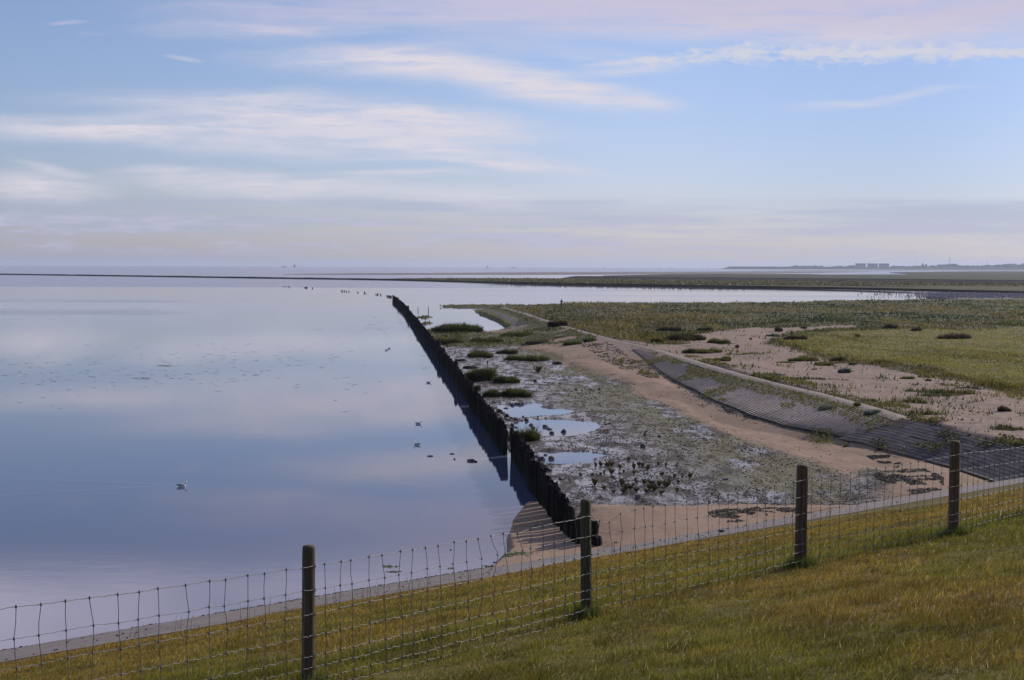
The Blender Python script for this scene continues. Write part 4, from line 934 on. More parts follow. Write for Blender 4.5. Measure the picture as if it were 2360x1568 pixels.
tussock(*c5(1555, 372), 160/2.145, 66/2.145, 'dark maroon bushy shrub beside the path on the low dam', 'shrub', ((.030, .020, .018), (.045, .030, .022), (.035, .038, .016)), 'shrub')
def cr7(x, y): return 2900+x/1.96, 1300+y/1.96
GB = ((.11, .13, .115), (.16, .18, .16), (.08, .095, .075)); DB = ((.05, .034, .024), (.08, .052, .034), (.065, .065, .03)); YG = ((.11, .112, .028), (.085, .092, .024), (.14, .125, .04))
for (x, y, w_, h_, lab, pl_, cat, nm) in (
    (940, 400, 98, 52, 'silvery blue-green bush alone on the open sand', GB, 'shrub', 'shrub'), (1885, 512, 80, 36, 'left of two pale silvery bushes on the right sand', GB, 'shrub', 'shrub'), (1985, 515, 85, 44, 'right of two pale silvery bushes on the right sand', GB, 'shrub', 'shrub'),
    (2200, 680, 70, 44, 'small dark green bush far right on the sand', DB, 'shrub', 'shrub'), (430, 52, 60, 56, 'tall dark spiky plant at the back edge of the sand', DB, 'plant', 'spiky_plant'), (565, 118, 175, 46, 'wide dark reddish brush on the sand by the bright grass', DB, 'shrub', 'shrub'),
    (380, 95, 100, 36, 'grey-green cushion bush between dark spiky plants', GB, 'shrub', 'shrub'), (200, 118, 20, 22, 'tiny dark plant standing alone on the back sand', DB, 'plant', 'spiky_plant'), (98, 184, 26, 30, 'dark knee-high plant left on the upper sand', DB, 'plant', 'spiky_plant'), (620, 30, 40, 30, 'dark spiky plant right of the tallest one', DB, 'plant', 'spiky_plant'),
    (1005, 306, 85, 30, 'green tussock at the ragged front edge of the bright grass field', YG, 'grass tussock', 'grass_tussock'), (640, 258, 190, 40, 'dark fringe tussock at the left front of the bright field', ((.09, .10, .032), (.13, .13, .04)), 'grass tussock', 'grass_tussock'), (-20, 292, 140, 52, 'olive domed tussock alone on the sand between the path and the grass', YG, 'grass tussock', 'grass_tussock'),
    (490, 292, 180, 20, 'thin weedy strip in the middle of the sand', YG, 'grass tussock', 'grass_tussock'), (790, 318, 200, 34, 'sparse weedy tussock left of the silvery lone bush', YG, 'grass tussock', 'grass_tussock'), (1440, 418, 110, 32, 'sparse green plant patch right of the silvery lone bush', YG, 'grass tussock', 'grass_tussock'),
    (1840, 520, 70, 20, 'small bright green plant beside the two pale bushes', YG, 'grass tussock', 'grass_tussock'), (700, 366, 46, 16, 'two-tufted tiny dark green plant on bare sand', DB, 'plant', 'spiky_plant'), (1600, 430, 60, 26, 'small dark tussock in the right-hand sand', DB, 'grass tussock', 'grass_tussock'),
    (1145, 594, 100, 32, 'green tussock on the right verge of the path', YG, 'grass tussock', 'grass_tussock'), (800, 668, 175, 58, 'silvery grey-green bush on the upper block slope', GB, 'shrub', 'shrub'), (1160, 800, 150, 50, 'silvery grass clump at the corner of the block slope', GB, 'grass tussock', 'grass_tussock'), (1060, 782, 70, 50, 'dark green clump left of the silvery corner clump', YG, 'grass tussock', 'grass_tussock'),
    (1285, 785, 70, 40, 'dark green clump right of the silvery corner clump', YG, 'grass tussock', 'grass_tussock'), (1400, 770, 150, 42, 'grassy clump at the end of the pale path', YG, 'grass tussock', 'grass_tussock'), (950, 785, 60, 30, 'small green clump low on the block slope', YG, 'grass tussock', 'grass_tussock')):
    if nm == 'spiky_plant': hm = 1.4
    else: hm = 1.0
    lab = lab.replace(', half hidden by nothing', '')
    fx, fy = cr7(x, y)
    tussock(fx, fy, w_/1.96, h_/1.96, lab, cat, pl_, nm, .3 if nm == 'spiky_plant' else .1, .6, hmul=hm)

def c3(x, y): return 2600+x/1.5775, 1160+y/1.5775
for (x, y, w_, h_, lab, pl_, cat, nm) in (
    (1950, 312, 230, 46, 'wide stand of dark dead stalks in the right of the grass field', DB, 'shrub', 'spiky_plant'), (1515, 245, 100, 36, 'dark stalky brush behind the thin pale sand line', DB, 'shrub', 'spiky_plant'), (1690, 262, 80, 34, 'small dark brush right of the thin pale sand line', DB, 'shrub', 'spiky_plant'), (1310, 300, 60, 28, 'dark low brush at the back of the bright field', DB, 'shrub', 'spiky_plant'),
    (985, 436, 170, 34, 'dark-edged tussock at the left front corner of the bright field', YG, 'grass tussock', 'grass_tussock'), (1192, 452, 100, 38, 'darkest clump along the front edge of the bright field', ((.06, .065, .02), (.08, .08, .025)), 'grass tussock', 'grass_tussock'), (1460, 470, 150, 30, 'long low clump in the middle of the front edge of the bright field', YG, 'grass tussock', 'grass_tussock'),
    (55, 326, 84, 32, 'bright green tussock at the fork where the path meets the sand', YG, 'grass tussock', 'grass_tussock'), (245, 320, 230, 46, 'broad olive mound behind the fork of the path', ((.075, .065, .028), (.10, .08, .035), (.06, .06, .024)), 'grass tussock', 'grass_tussock'), (440, 340, 130, 36, 'green mound right of the broad olive mound', YG, 'grass tussock', 'grass_tussock'), (258, 394, 46, 36, 'small dark green bush on the sand below the broad olive mound', ((.05, .06, .02), (.07, .075, .024)), 'shrub', 'shrub'), (360, 392, 300, 30, 'flat grassy strip on the sand below the green mound', YG, 'grass tussock', 'grass_tussock'),
    (120, 262, 140, 32, 'reddish brown heathy clump at the back of the sand by the marsh', ((.06, .04, .03), (.085, .055, .04)), 'shrub', 'shrub'), (340, 250, 90, 32, 'dark green clump at the back rim of the sand', ((.05, .065, .03), (.07, .08, .04)), 'shrub', 'shrub'), (2240, 770, 90, 36, 'dark tussock on flat weed at the right edge of the sand', DB, 'grass tussock', 'grass_tussock'), (1390, 702, 100, 26, 'bright tussock on the right-hand verge of the path', YG, 'grass tussock', 'grass_tussock')):
    fx, fy = c3(x, y); tussock(fx, fy, w_/1.5775, h_/1.5775, lab, cat, pl_, nm, .3 if nm == 'spiky_plant' else .1, .6, hmul=1.3)

GLM = []
def glass_mesh(seed):
    r = random.Random(seed); b = MB()
    for i in range(r.randrange(16, 24)):
        a = r.uniform(0, 6.28); l = r.uniform(.0, .42); h = r.uniform(.55, 1.0); b.tube([(0, 0, 0), (math.cos(a)*l*.45, math.sin(a)*l*.45, h*.35), (math.cos(a)*l*.8, math.sin(a)*l*.8, h*.75), (math.cos(a)*l, math.sin(a)*l, h)], [.03, .05, .052, .02], 5)
        for j in range(3):
            t = r.uniform(.3, .8); p = Vector((math.cos(a)*l*t, math.sin(a)*l*t, h*t)); b.tube([p, p+Vector((r.gauss(0, .07), r.gauss(0, .07), .2))], [.04, .018], 5)
    me = b.mesh('glasswort_plant'); me.materials.append(GLASSM); return me
GLASSM = simple('glasswort_stems', (.085, .088, .028), (.15, .085, .04), 3.5, .7, 0, 0)
GLM = [glass_mesh(i) for i in range(5)]
GL = [(1010, 780, 36, 70), (1050, 765, 40, 60), (1110, 770, 60, 60), (1140, 765, 50, 60), (1050, 845, 30, 45), (1080, 840, 28, 55), (1140, 832, 55, 70), (1210, 785, 40, 50), (1245, 820, 34, 40), (1205, 840, 26, 36), (1330, 790, 50, 70), (1330, 835, 36, 50), (1370, 765, 40, 50), (1400, 770, 34, 46), (1445, 800, 50, 66), (1285, 722, 36, 40), (1535, 756, 36, 46), (1597, 768, 36, 46), (1685, 776, 26, 40), (1565, 845, 44, 50), (1668, 862, 34, 50), (1735, 866, 28, 36), (1800, 862, 50, 56), (1000, 930, 60, 90), (1080, 962, 40, 50), (885, 852, 40, 36), (1155, 864, 30, 26), (1225, 930, 76, 90), (1265, 970, 90, 80), (1300, 960, 70, 76), (1345, 905, 44, 60), (1350, 980, 80, 66), (1415, 912, 60, 56), (1480, 925, 70, 66), (1500, 970, 80, 80), (1540, 930, 44, 60), (1600, 940, 90, 80), (1690, 982, 40, 50), (1160, 985, 60, 40), (1430, 985, 70, 50), (1560, 995, 60, 40), (1420, 520, 30, 60), (1240, 985, 60, 50), (1460, 960, 60, 60), (1620, 905, 40, 46), (1700, 905, 46, 36)]
for (x, y, w_, h_) in GL:
    p = PF(*c6(x, y), .06); z = max(zat(*p), 0); p = PF(*c6(x, y), z); s = 1/2.091/4949*p[1]
    o = link('glasswort_plant', GLM[rr.randrange(5)]); o.location = (p[0], p[1], z-.01); o.scale = (w_*s*1.35, w_*s*1.35, h_*s*.85); o.rotation_euler = (0, 0, rr.uniform(0, 6))
    if (x, y) == (1420, 520): tag(o, 'single upright reddish plant alone in the middle of the mudflat', 'plant')
    elif (x, y) == (1000, 930): tag(o, 'forked open plant left of the dense glasswort clump', 'plant', 'glasswort on the wet mud')
    else: tag(o, 'reddish green upright glasswort plant in the patch on the wet near mud', 'plant', 'glasswort on the wet mud')
for (x, y, w_, h_, lab) in ((1400, 735, 110, 60, 'reddish bushy glasswort clump below the dark boulder mound'), (965, 665, 26, 40, 'lone upright brown plant between mud mounds')):
    p = PF(*c5(x, y), .08); s = 1/2.145/4949*p[1]; o = link('glasswort_plant', GLM[2]); o.location = (p[0], p[1], zat(*p)); o.scale = (w_*s, w_*s, h_*s*1.1); tag(o, lab, 'plant')

# ------------------------------------------------------------------ birds
GW = simple('white_feathers', (.70, .69, .68), (.78, .77, .76), 3, .7, 0, 0); GGY = simple('grey_feathers', (.22, .23, .26), (.29, .30, .33), 4, .7, 0, 0); GBK = simple('black_feathers', (.015, .015, .018), (.03, .03, .033), 4, .6, 0, 0); GRD = simple('dark_red_bill', (.12, .02, .015), (.16, .03, .02), 4, .5, 0, 0)
def gull_parts():
    b = MB(); b.tube([(-.20, 0, .085), (-.13, 0, .06), (-.03, 0, .045), (.06, 0, .05), (.105, 0, .085), (.125, 0, .13), (.135, 0, .17), (.158, 0, .185), (.182, 0, .178)], [.012, .045, .075, .072, .048, .030, .028, .034, .012], 10)
    w1 = MB()
    for s in (1,):
        w1.add([(.07, .05, .10), (.05, .078, .055), (-.10, .07, .06), (-.24, .03, .10), (-.18, .02, .115), (-.04, .02, .118), (.06, .095, .08), (-.10, .088, .075)], [(0, 6, 7, 5), (0, 1, 6), (1, 2, 7, 6), (5, 7, 3, 4), (7, 2, 3)])
    w2 = MB(); w2.add([(x, -y, z) for x, y, z in w1.v], [f[::-1] for f in w1.f])
    t = MB(); t.add([(-.17, .035, .105), (-.17, -.035, .105), (-.26, .014, .118), (-.26, -.014, .118), (-.18, .0, .085)], [(0, 2, 3, 1), (0, 4, 2), (1, 3, 4), (2, 4, 3), (0, 1, 4)])
    bl = MB(); bl.tube([(.178, 0, .176), (.20, 0, .172), (.222, 0, .165)], [.010, .008, .003], 6)
    return [('body', b.mesh('body', True), GW), ('wing', w1.mesh('wing', True), GGY), ('wing', w2.mesh('wing', True), GGY), ('wing_tips', t.mesh('wing_tips'), GBK), ('bill', bl.mesh('bill'), GRD)]
gp = gull_parts()
for (x, y, rz, lab, s) in ((420, 1122, .1, 'gull swimming alone in the left water with a faint wake behind it, facing right', 1.05), (891, 808, .0, 'front gull of the swimming pair beside the far palisade', 1), (897, 804.5, .2, 'back gull of the swimming pair beside the far palisade', 1),
        (988, 883, .1, 'gull swimming closest to the palisade, between the pair and the other two', 1), (965, 978, .15, 'upright gull swimming just behind the preening gull', 1), (960, 1026, 2.6, 'gull turned away and hunched, nearest the flat stones in the water', 1)):
    p = P(x, y, 0); g = empty('gull', (p[0], p[1], -.012), rz); g.scale = (s, s, s); tag(g, lab, 'gull', 'gulls on the water')
    for nm, me, mt in gp: link(nm, me, mt, g)
BIRD = simple('grey_bird', (.05, .045, .05), (.15, .14, .16), 2, .7, 0, 0)
def wader():
    b = MB(); b.ell((0, 0, .22), (.20, .10, .10), 8, 5, 0, -.25); b.tube([(.12, 0, .26), (.19, 0, .36), (.24, 0, .40)], [.05, .04, .035], 6); b.tube([(.24, 0, .40), (.36, 0, .37)], [.02, .006], 5); b.tube([(0, .04, .2), (0, .04, -.05)], .014, 4); b.tube([(0, -.04, .2), (0, -.04, -.05)], .014, 4); return b
wb = wader(); wm = wb.mesh('wading_bird'); wm.materials.append(BIRD)
def cf(x, y): return 3400+x/3.391, 1100+y/3.391
br = random.Random(3); pts = []
for i in range(130):
    u = br.random()**.55; x = 20+u*980; y = br.uniform(205, 262) if br.random() < .72 else br.uniform(262, 318)
    y += 14*(x/1000); pts.append((x, y))
for i in range(165):
    x = br.uniform(900, 1500); y = br.uniform(250, 325); pts.append((x, y))
for i, (x, y) in enumerate(pts[:295]):
    fx, fy = cf(x, y); p = PF(fx, fy, .02); o = link('wading_bird', wm); o.location = (p[0], p[1], 0.02); s = br.uniform(.9, 1.3); o.scale = (s, s, s); o.rotation_euler = (0, 0, br.uniform(0, 6.28))
    if x < 400: l, g = 'small dark bird standing apart in the shallow lagoon left of the flock', 'birds apart from the flock'
    elif x < 1000: l, g = 'dark wading bird in the loose left fringe of the flock', 'birds in the loose fringe of the flock'
    else: l, g = 'grey wading bird in the dense left end of the flock', 'birds in the dense end of the flock'
    tag(o, l, 'bird', g)
V = []; Fq = []; k = 0
for i in range(2600):
    x = br.uniform(1050, 3000); y = br.uniform(238+x*.008, 322) if br.random() < .9 else br.uniform(230, 330); fx, fy = cf(x, y); p = PF(fx, fy, .03); a = br.uniform(0, 6.28); s = br.uniform(.9, 1.35); ca, sa_ = math.cos(a)*s, math.sin(a)*s
    V += [(p[0]+q[0]*ca-q[1]*sa_, p[1]+q[0]*sa_+q[1]*ca, .03+q[2]*s) for q in wb.v]; Fq += [tuple(j+k for j in f) for f in wb.f]; k += len(wb.v)
me = bpy.data.meshes.new('bird_flock'); me.from_pydata(V, [], Fq); BIRDP = simple('pale_grey_bird', (.09, .085, .10), (.30, .28, .33), 1.1, .7, 0, 0); tag(link('bird_flock', me, BIRDP), kind='stuff')
p = PF(2467, 1158, 0); o = link('wading_bird', wm); o.location = (p[0], p[1], 0); o.scale = (1.2, 1.2, 1.2); tag(o, 'tiny dark bird alone in the middle of the wide far lagoon', 'bird')

# ------------------------------------------------------------------ people
def skinmesh(name, verts, edges, radii, mat, parent=None):
    me = bpy.data.meshes.new(name); me.from_pydata(verts, edges, []); o = link(name, me, mat, parent)
    md = o.modifiers.new('skin', 'SKIN'); me.skin_vertices[0].data[0].use_root = True
    for i, r in enumerate(radii): me.skin_vertices[0].data[i].radius = (r if isinstance(r, tuple) else (r, r))
    s = o.modifiers.new('sub', 'SUBSURF'); s.levels = 1; s.render_levels = 2; return o
SKIN = simple('skin', (.36, .22, .16), (.42, .27, .20), 3, .6, 0, 0); JACK = simple('navy_jacket', (.010, .011, .022), (.018, .018, .032), 6, .8, 0, 0); TROU = simple('dark_trousers', (.022, .018, .017), (.035, .03, .028), 6, .85, 0, 0); HAIR = simple('grey_hair', (.08, .08, .09), (.14, .14, .15), 6, .8, 0, 0)
def person(x, y, z, h, rz, lab):
    g = empty('person', (x, y, z), rz); g.scale = (h/1.78,)*3; tag(g, lab, 'person')
    A = [(0, 0, .95), (0, 0, 1.15), (0, .0, 1.38), (0, .0, 1.50), (0, .02, 1.58), (0, .02, 1.70)]
    L = [(-.10, 0, .88), (-.12, .02, .48), (-.13, -.02, .06), (-.13, .12, .03)]; Rr = [(.10, 0, .88), (.14, .03, .48), (.18, -.02, .06), (.18, .12, .03)]
    la = [(-.19, 0, 1.40), (-.30, -.05, 1.13), (-.12, .22, 1.20), (-.07, .27, 1.23)]; ra = [(.19, 0, 1.40), (.33, -.05, 1.15), (.13, .22, 1.22), (.07, .27, 1.23)]
    v = A+L+Rr+la+ra; e = [(i, i+1) for i in range(5)]+[(0, 6), (6, 7), (7, 8), (8, 9), (0, 10), (10, 11), (11, 12), (12, 13), (2, 14), (14, 15), (15, 16), (16, 17), (2, 18), (18, 19), (19, 20), (20, 21)]
    r = [(.15, .11), (.14, .10), (.15, .10), .055, .075, .09]+[.085, .058, .042, .035]*2+[.055, .042, .032, .03]*2
    skinmesh('body', v, e, r, SKIN, g)
    jv = [(0, 0, .86), (0, 0, 1.0), (0, 0, 1.2), (0, 0, 1.40), (0, .0, 1.48)]+la[:3]+ra[:3]; je = [(0, 1), (1, 2), (2, 3), (3, 4), (3, 5), (5, 6), (6, 7), (3, 8), (8, 9), (9, 10)]
    skinmesh('jacket', jv, je, [(.19, .14), (.185, .14), (.18, .135), (.18, .13), .08, .085, .07, .05, .085, .07, .05], JACK, g)
    skinmesh('trousers', [(0, 0, .93)]+L[:3]+Rr[:3], [(0, 1), (1, 2), (2, 3), (0, 4), (4, 5), (5, 6)], [(.15, .12), .105, .08, .07, .105, .08, .07], TROU, g)
    b = MB(); b.ell((0, .005, 1.70), (.098, .11, .105), 10, 6); b.build('hair', HAIR, g, True)
p = P(1293.5, 706, 1.0); z = zat(*p); q = at_dist(1293, 688.5, p[1]); person(p[0], p[1], z-.1, max(1.6, q[2]-z), 2.9, 'person in a dark jacket standing in the marsh grass by the lagoon, elbows out')

# ------------------------------------------------------------------ far dams, banks and marsh
FARDARK = simple('dark_rubble', (.010, .010, .013), (.028, .026, .030), .35, .95, 0, 0, .1); FBROWN = simple('brown_rubble', (.055, .042, .044), (.095, .075, .074), .12, .9, 0, 0, .1, (.3, 1, 1)); FOLIVE = simple('olive_saltgrass', (.040, .039, .017), (.088, .075, .034), .05, .95, 0, 0, .1, (.35, 1, 1), 6); FGREEN = simple('green_saltgrass', (.030, .038, .02), (.062, .066, .034), .03, .95, 0, 0, .1, (.3, 1, 1), 6); FSAND = simple('grey_sandbank', (.12, .105, .10), (.20, .175, .165), .01, .8, 0, 0, .2, (.3, 1, 1), 5); FSHOAL = simple('dark_shoal', (.055, .048, .046), (.13, .115, .11), .15, .5, 0, 0, .4, (.3, 1, 1), 5); FDIKE = simple('far_dike_grass', (.07, .066, .045), (.10, .088, .06), .01, .9, 0, 0, .1); FTREE = simple('far_foliage', (.035, .045, .022), (.06, .068, .03), .1, .9, 0, 0, .1)
def ridge(name, px, mat, h, wid_, wid2, label=None, cat=None, kind=None, noise_=.15, step=4.0, parent=None, z0=-.4, taper=(0, 0)):
    pts = [PF(x, y, 0) for x, y in px]; c_, n_ = resample(pts, step); N = len(c_)
    if n_[:, 1].mean() < 0: n_ = -n_
    hs = h*(1+noise_*2*(fbm(np.arange(N)*step/9, np.zeros(N), 4, len(px)+int(h*10))-.5))
    s = np.arange(N)*step; Lg = s[-1]
    if taper[0]: hs = hs*ss(0, taper[0], s+.01)
    if taper[1]: hs = hs*ss(0, taper[1], Lg-s+.01)
    rows = [np.c_[c_-n_*.5, np.full(N, z0)], np.c_[c_, np.zeros(N)+.02], np.c_[c_+n_*wid_*.55, hs*.62], np.c_[c_+n_*wid_, hs], np.c_[c_+n_*(wid_+wid2), hs*.97], np.c_[c_+n_*(wid_*2+wid2), np.full(N, z0)]]
    V = np.stack(rows, 1); me = mk(name, V.reshape(-1, 3), quads=grid_quads(N, 6)); o = link(name, me, mat, parent)
    if kind: tag(o, kind=kind)
    if label: tag(o, label, cat)
    return o
def slab(name, px, z, mat, kind='structure', z0=-.5, step=None):
    pts = [PF(x, y, z) for x, y in px]; N = len(pts); b = MB(); b.add([(x, y, z) for x, y in pts]+[(x, y, z0) for x, y in pts], [tuple(range(N))]+[(i, (i+1) % N, N+(i+1) % N, N+i) for i in range(N)])
    return tag(b.build(name, mat), kind=kind)
ridge('breakwater', [(-500, 1095), (0, 1100.5), (500, 1107.5), (1000, 1115.2), (1400, 1121), (2000, 1131.4), (2500, 1139.5), (3000, 1147.8), (3400, 1154), (3790, 1159.5)], FARDARK, 1.12, 1.8, 1.2, 'long low black stone breakwater across the far side of the lagoon', 'breakwater', taper=(0, 12))
slab('salt_meadow', [(1520, 1116.5), (1650, 1114), (1850, 1113.8), (2000, 1113.6), (2175, 1114.5), (2600, 1117), (3000, 1121), (3600, 1128), (4096, 1135), (4700, 1142), (4700, 1180), (4096, 1166), (3795, 1159), (3400, 1150.5), (3000, 1144), (2500, 1136), (2000, 1128)], .95, FOLIVE)
slab('shoal', [(3240, 1157), (3420, 1157.2), (3800, 1162), (4096, 1166), (4700, 1176), (4700, 1215), (4200, 1205), (4000, 1198), (3850, 1196), (3760, 1193), (3820, 1190), (3900, 1186), (3780, 1182), (3700, 1176), (3640, 1171), (3480, 1163.5)], .02, FSHOAL)
ridge('rubble_dam', [(2172, 1117), (2500, 1120), (3000, 1128), (3500, 1135), (4096, 1142), (4800, 1150)], FBROWN, 2.3, 7, 4, 'brown rubble dam behind the dark breakwater, starting with a sloping left end', 'dam', noise_=.05, step=6, taper=(26, 0))
slab('far_marsh', [(2420, 1103), (2664, 1098.5), (2900, 1096.5), (3240, 1097.5), (3300, 1099.3), (3630, 1098.6), (3640, 1095), (3560, 1091), (3640, 1089), (3900, 1086.5), (4096, 1086), (4700, 1087), (4700, 1140), (4096, 1122), (3000, 1112), (2400, 1106)], 1.0, FGREEN)
slab('sandbank', [(1130, 1098.5), (1220, 1096.3), (1400, 1094.5), (1600, 1093.5), (1900, 1092), (2100, 1090.4), (2400, 1089.6), (2700, 1088.4), (3000, 1086.6), (3300, 1086.4), (3500, 1088), (3380, 1090.5), (3250, 1093), (3100, 1095), (2700, 1097.2), (2300, 1098.4), (2000, 1099), (1600, 1099.6), (1300, 1099.3)], .2, FSAND)
slab('sandbank', [(2960, 1083.8), (3200, 1082.6), (3600, 1082), (4096, 1082.3), (4700, 1083.5), (4700, 1085), (4096, 1084.6), (3500, 1084.6), (3200, 1084.8)], .2, FSAND)
N = 16000; s_ = RNG.uniform(-.11, .46, N); Y = 1/RNG.uniform(1/1000, 1/560, N); X = s_*Y
mead = [PF(*q, .95) for q in [(1560, 1116), (2000, 1114), (2175, 1115), (2600, 1118), (3000, 1122), (3600, 1129), (4096, 1136), (4500, 1141), (4500, 1172), (4096, 1166), (3795, 1159), (3400, 1151), (3000, 1144.5), (2500, 1136.5), (2000, 1128.5)]]
k = sd(mead, X, Y) > 0; X, Y = X[k], Y[k]; N = len(X); V, tr, C = blades3(np.c_[X, Y, np.full(N, .9)], RNG.uniform(.3, 1.0, N), RNG.uniform(.5, 1.4, N), RNG.normal(0, .2, N), RNG.normal(0, .2, N), pick(N, [(.085, .08, .034), (.06, .062, .026), (.13, .11, .055)]))
tag(link('meadow_grass', mk('meadow_grass', V, tr, None, {'Col': C}), LEAF), kind='stuff')
p = PF(3632, 1146, .95); person(p[0], p[1], .9, 1.9, .4, 'tiny dark standing person on the salt meadow beyond the far breakwater')
PSTK = PF(1796, 1112, .9); b = MB(); b.tube([(0, 0, 0), (0, 0, 1.6)], .12, 6); o = b.build('wooden_stake', STAKE); o.location = (PSTK[0], PSTK[1], .6); tag(o, 'small post standing on top of the far breakwater', 'stake')

# ------------------------------------------------------------------ horizon land
def far(fx, D): return at_dist(fx*.57593, 620, D)[0], D
D = 6500; b = MB(); xs = [2888, 2925, 3200, 3600, 4096, 4700]
V = []; Fq = []
prof = [(far(fx, D)[0], hh) for fx, hh in ((2886, .2), (2925, 13.5), (3060, 14), (3300, 14), (3600, 13.2), (4096, 13), (4700, 13))]
xsq = np.concatenate([np.linspace(prof[0][0], prof[1][0], 6), np.linspace(prof[1][0]+20, prof[-1][0], 90)]); hh = np.interp(xsq, [a for a, _ in prof], [q for _, q in prof])
for x, h in zip(xsq, hh): V += [(x, D, 0), (x, D+h*3, h), (x, D+h*3+12, h), (x, D+h*6+12, -.4), (x, D-1, -.4)]
ndk = len(xsq)
for i in range(ndk-1):
    for (a, c_) in ((4, 0), (0, 1), (1, 2), (2, 3)): Fq.append((i*5+a, (i+1)*5+a, (i+1)*5+c_, i*5+c_))
Fq.append((4, 0, 1, 2, 3)); b.add(V, Fq); tag(b.build('sea_dike', FDIKE), 'long low dike on the right horizon in front of the buildings', 'dike')
ICO = bmesh.new(); bmesh.ops.create_icosphere(ICO, subdivisions=1, radius=1); IV = [v.co.copy() for v in ICO.verts]; IFc = [tuple(v.index for v in f.verts) for f in ICO.faces]
def clumps(lst):
    b = MB()
    for (x, y, z, r, rz_) in lst: b.add([(x+q.x*r*rr.uniform(.7, 1.2), y+q.y*r*rr.uniform(.7, 1.2), z+q.z*rz_*rr.uniform(.7, 1.2)) for q in IV], IFc)
    return b
def wood(x0, x1, top0, top1, D, dens, name='far_wood'):
    L_ = []
    for i in range(dens):
        t = rr.random(); fx = lerp(x0, x1, t); x, _ = far(fx, D); tp = lerp(top0, top1, t)
        base = (CAMZ-0)/D*4949; hzy = 1069.0+(fx-2048)*.0034-2.5
        ht = CAMZ+(hzy-tp)/4949*D
        ht *= rr.uniform(.72, 1.03); L_.append((x, D+rr.uniform(-60, 60), ht*rr.uniform(.55, .86), rr.uniform(7, 16), ht*.26))
    return L_
Lw = wood(3160, 3290, 1061, 1063, 7300, 70)+wood(3340, 3420, 1063, 1061, 7300, 36)+wood(3560, 3690, 1064, 1062, 7300, 80)+wood(3700, 3780, 1064, 1058, 7400, 60)+wood(3775, 3815, 1055, 1055, 7600, 45)+wood(3815, 3890, 1060, 1061, 7600, 55)+wood(3890, 3990, 1061, 1059, 7600, 70)+wood(3980, 4110, 1058, 1054.5, 7700, 120)+wood(4110, 4500, 1054, 1052, 7700, 200)
tag(clumps(Lw).build('far_wood', FTREE), kind='stuff')
for (x0, x1, tp, lab) in ((3684, 3697, 1053.5, 'left and larger of two round trees standing above the right horizon'), (3699.5, 3710, 1054.5, 'right and smaller of two round trees above the right horizon')):
    xm, DD = far((x0+x1)/2, 7200); H_ = CAMZ+(1074.5-2.5-tp)/4949*DD; rw = (x1-x0)/2/4949*DD*1.05; g = empty('tree', (xm, DD, 8)); tag(g, lab, 'tree'); L_ = []
    for i in range(60):
        a = rr.uniform(0, 6.28); u = rr.uniform(-1, 1); q = math.sqrt(1-u*u)*rr.uniform(.5, 1); L_.append((math.cos(a)*q*rw*.8, math.sin(a)*q*rw*.8, (H_-8)*.62+u*(H_-8)*.32, rw*.26, rw*.22))
    clumps(L_).build('crown', FTREE, g); b = MB(); b.tube([(0, 0, -8), (0, 0, (H_-8)*.5)], [1.2, .7], 7); b.build('trunk', WOOD_DARK, g)
BW = simple('pale_blue_panel', (.30, .33, .37), (.40, .43, .46), .05, .6, 0, 0); BD = simple('dark_blue_frame', (.035, .05, .08), (.055, .07, .10), .1, .6, 0, 0); BGL = simple('dark_glazing', (.02, .03, .05), (.05, .06, .08), .3, .25, 0, 0, .5)
for i, (x0, x1) in enumerate(((3422, 3462.5), (3470.5, 3510), (3516, 3556))):
    xa, DD = far(x0, 7000); xb, _ = far(x1, 7000); Wd = xb-xa; H_ = 32.5; g = empty('apartment_block', ((xa+xb)/2, DD, 0)); tag(g, ('left', 'middle', 'right')[i]+' of three identical long pale blocks with dark flat roofs on the horizon', 'building', 'three long blocks on the horizon')
    b = MB(); b.box((0, 8, H_/2-.6), (Wd-4, 14, H_-1.2)); b.build('wall', BW, g); b = MB(); b.box((0, 8, H_-.2), (Wd, 18, 2.6)); b.build('roof', BD, g)
    for sx in (-1, 1): b = MB(); b.box((sx*(Wd/2-2.2), 0.2, (H_-1.5)/2), (4.2, 2.2, H_-1.6)); b.build('corner_tower', BD, g)
    for r_ in range(3):
        for k in range(7):
            b = MB(); b.box((-Wd/2+8+k*(Wd-16)/6, .9, H_-6-r_*6.2), (4.6, .5, 3.6)); b.build('window', BGL, g)
MAST = simple('grey_mast', (.10, .11, .13), (.16, .17, .19), .3, .6, 0, 0)
for (fx, tp, r_, lab) in ((3305, 1056, .5, 'thin mast alone left of the three blocks on the horizon'), (3615.7, 1048, .6, 'left of two equal thin masts right of the three blocks'), (3634.7, 1049, .6, 'right of two equal thin masts right of the three blocks'), (3663, 1049, 1.1, 'thicker mast between the thin masts and the round trees'), (3578, 1059, .8, 'short mast directly beside the right block'), (3798, 1019, 1.0, 'tallest lattice mast on the right horizon above the wood'), (3947.7, 1049, .9, 'pylon with a crossbar at the far right horizon')):
    x, DD = far(fx, 7000); hzy = 1069.0+(fx-2048)*.0034-2.5; H_ = CAMZ+(hzy-tp)/4949*DD; g = empty('mast', (x, DD, 0)); tag(g, lab, 'mast'); b = MB(); b.tube([(0, 0, 0), (0, 0, H_*.6), (0, 0, H_)], [r_*1.3, r_, r_*.6], 6); b.build('pole', MAST, g)
    if 'tallest' in lab: b = MB(); b.box((0, 0, H_*.60), (3.2, 3.2, 5)); b.build('antenna', MAST, g)
    if 'pylon' in lab: b = MB(); b.box((0, 0, H_*.93), (9, 1, 1.2)); b.build('crossbar', MAST, g)

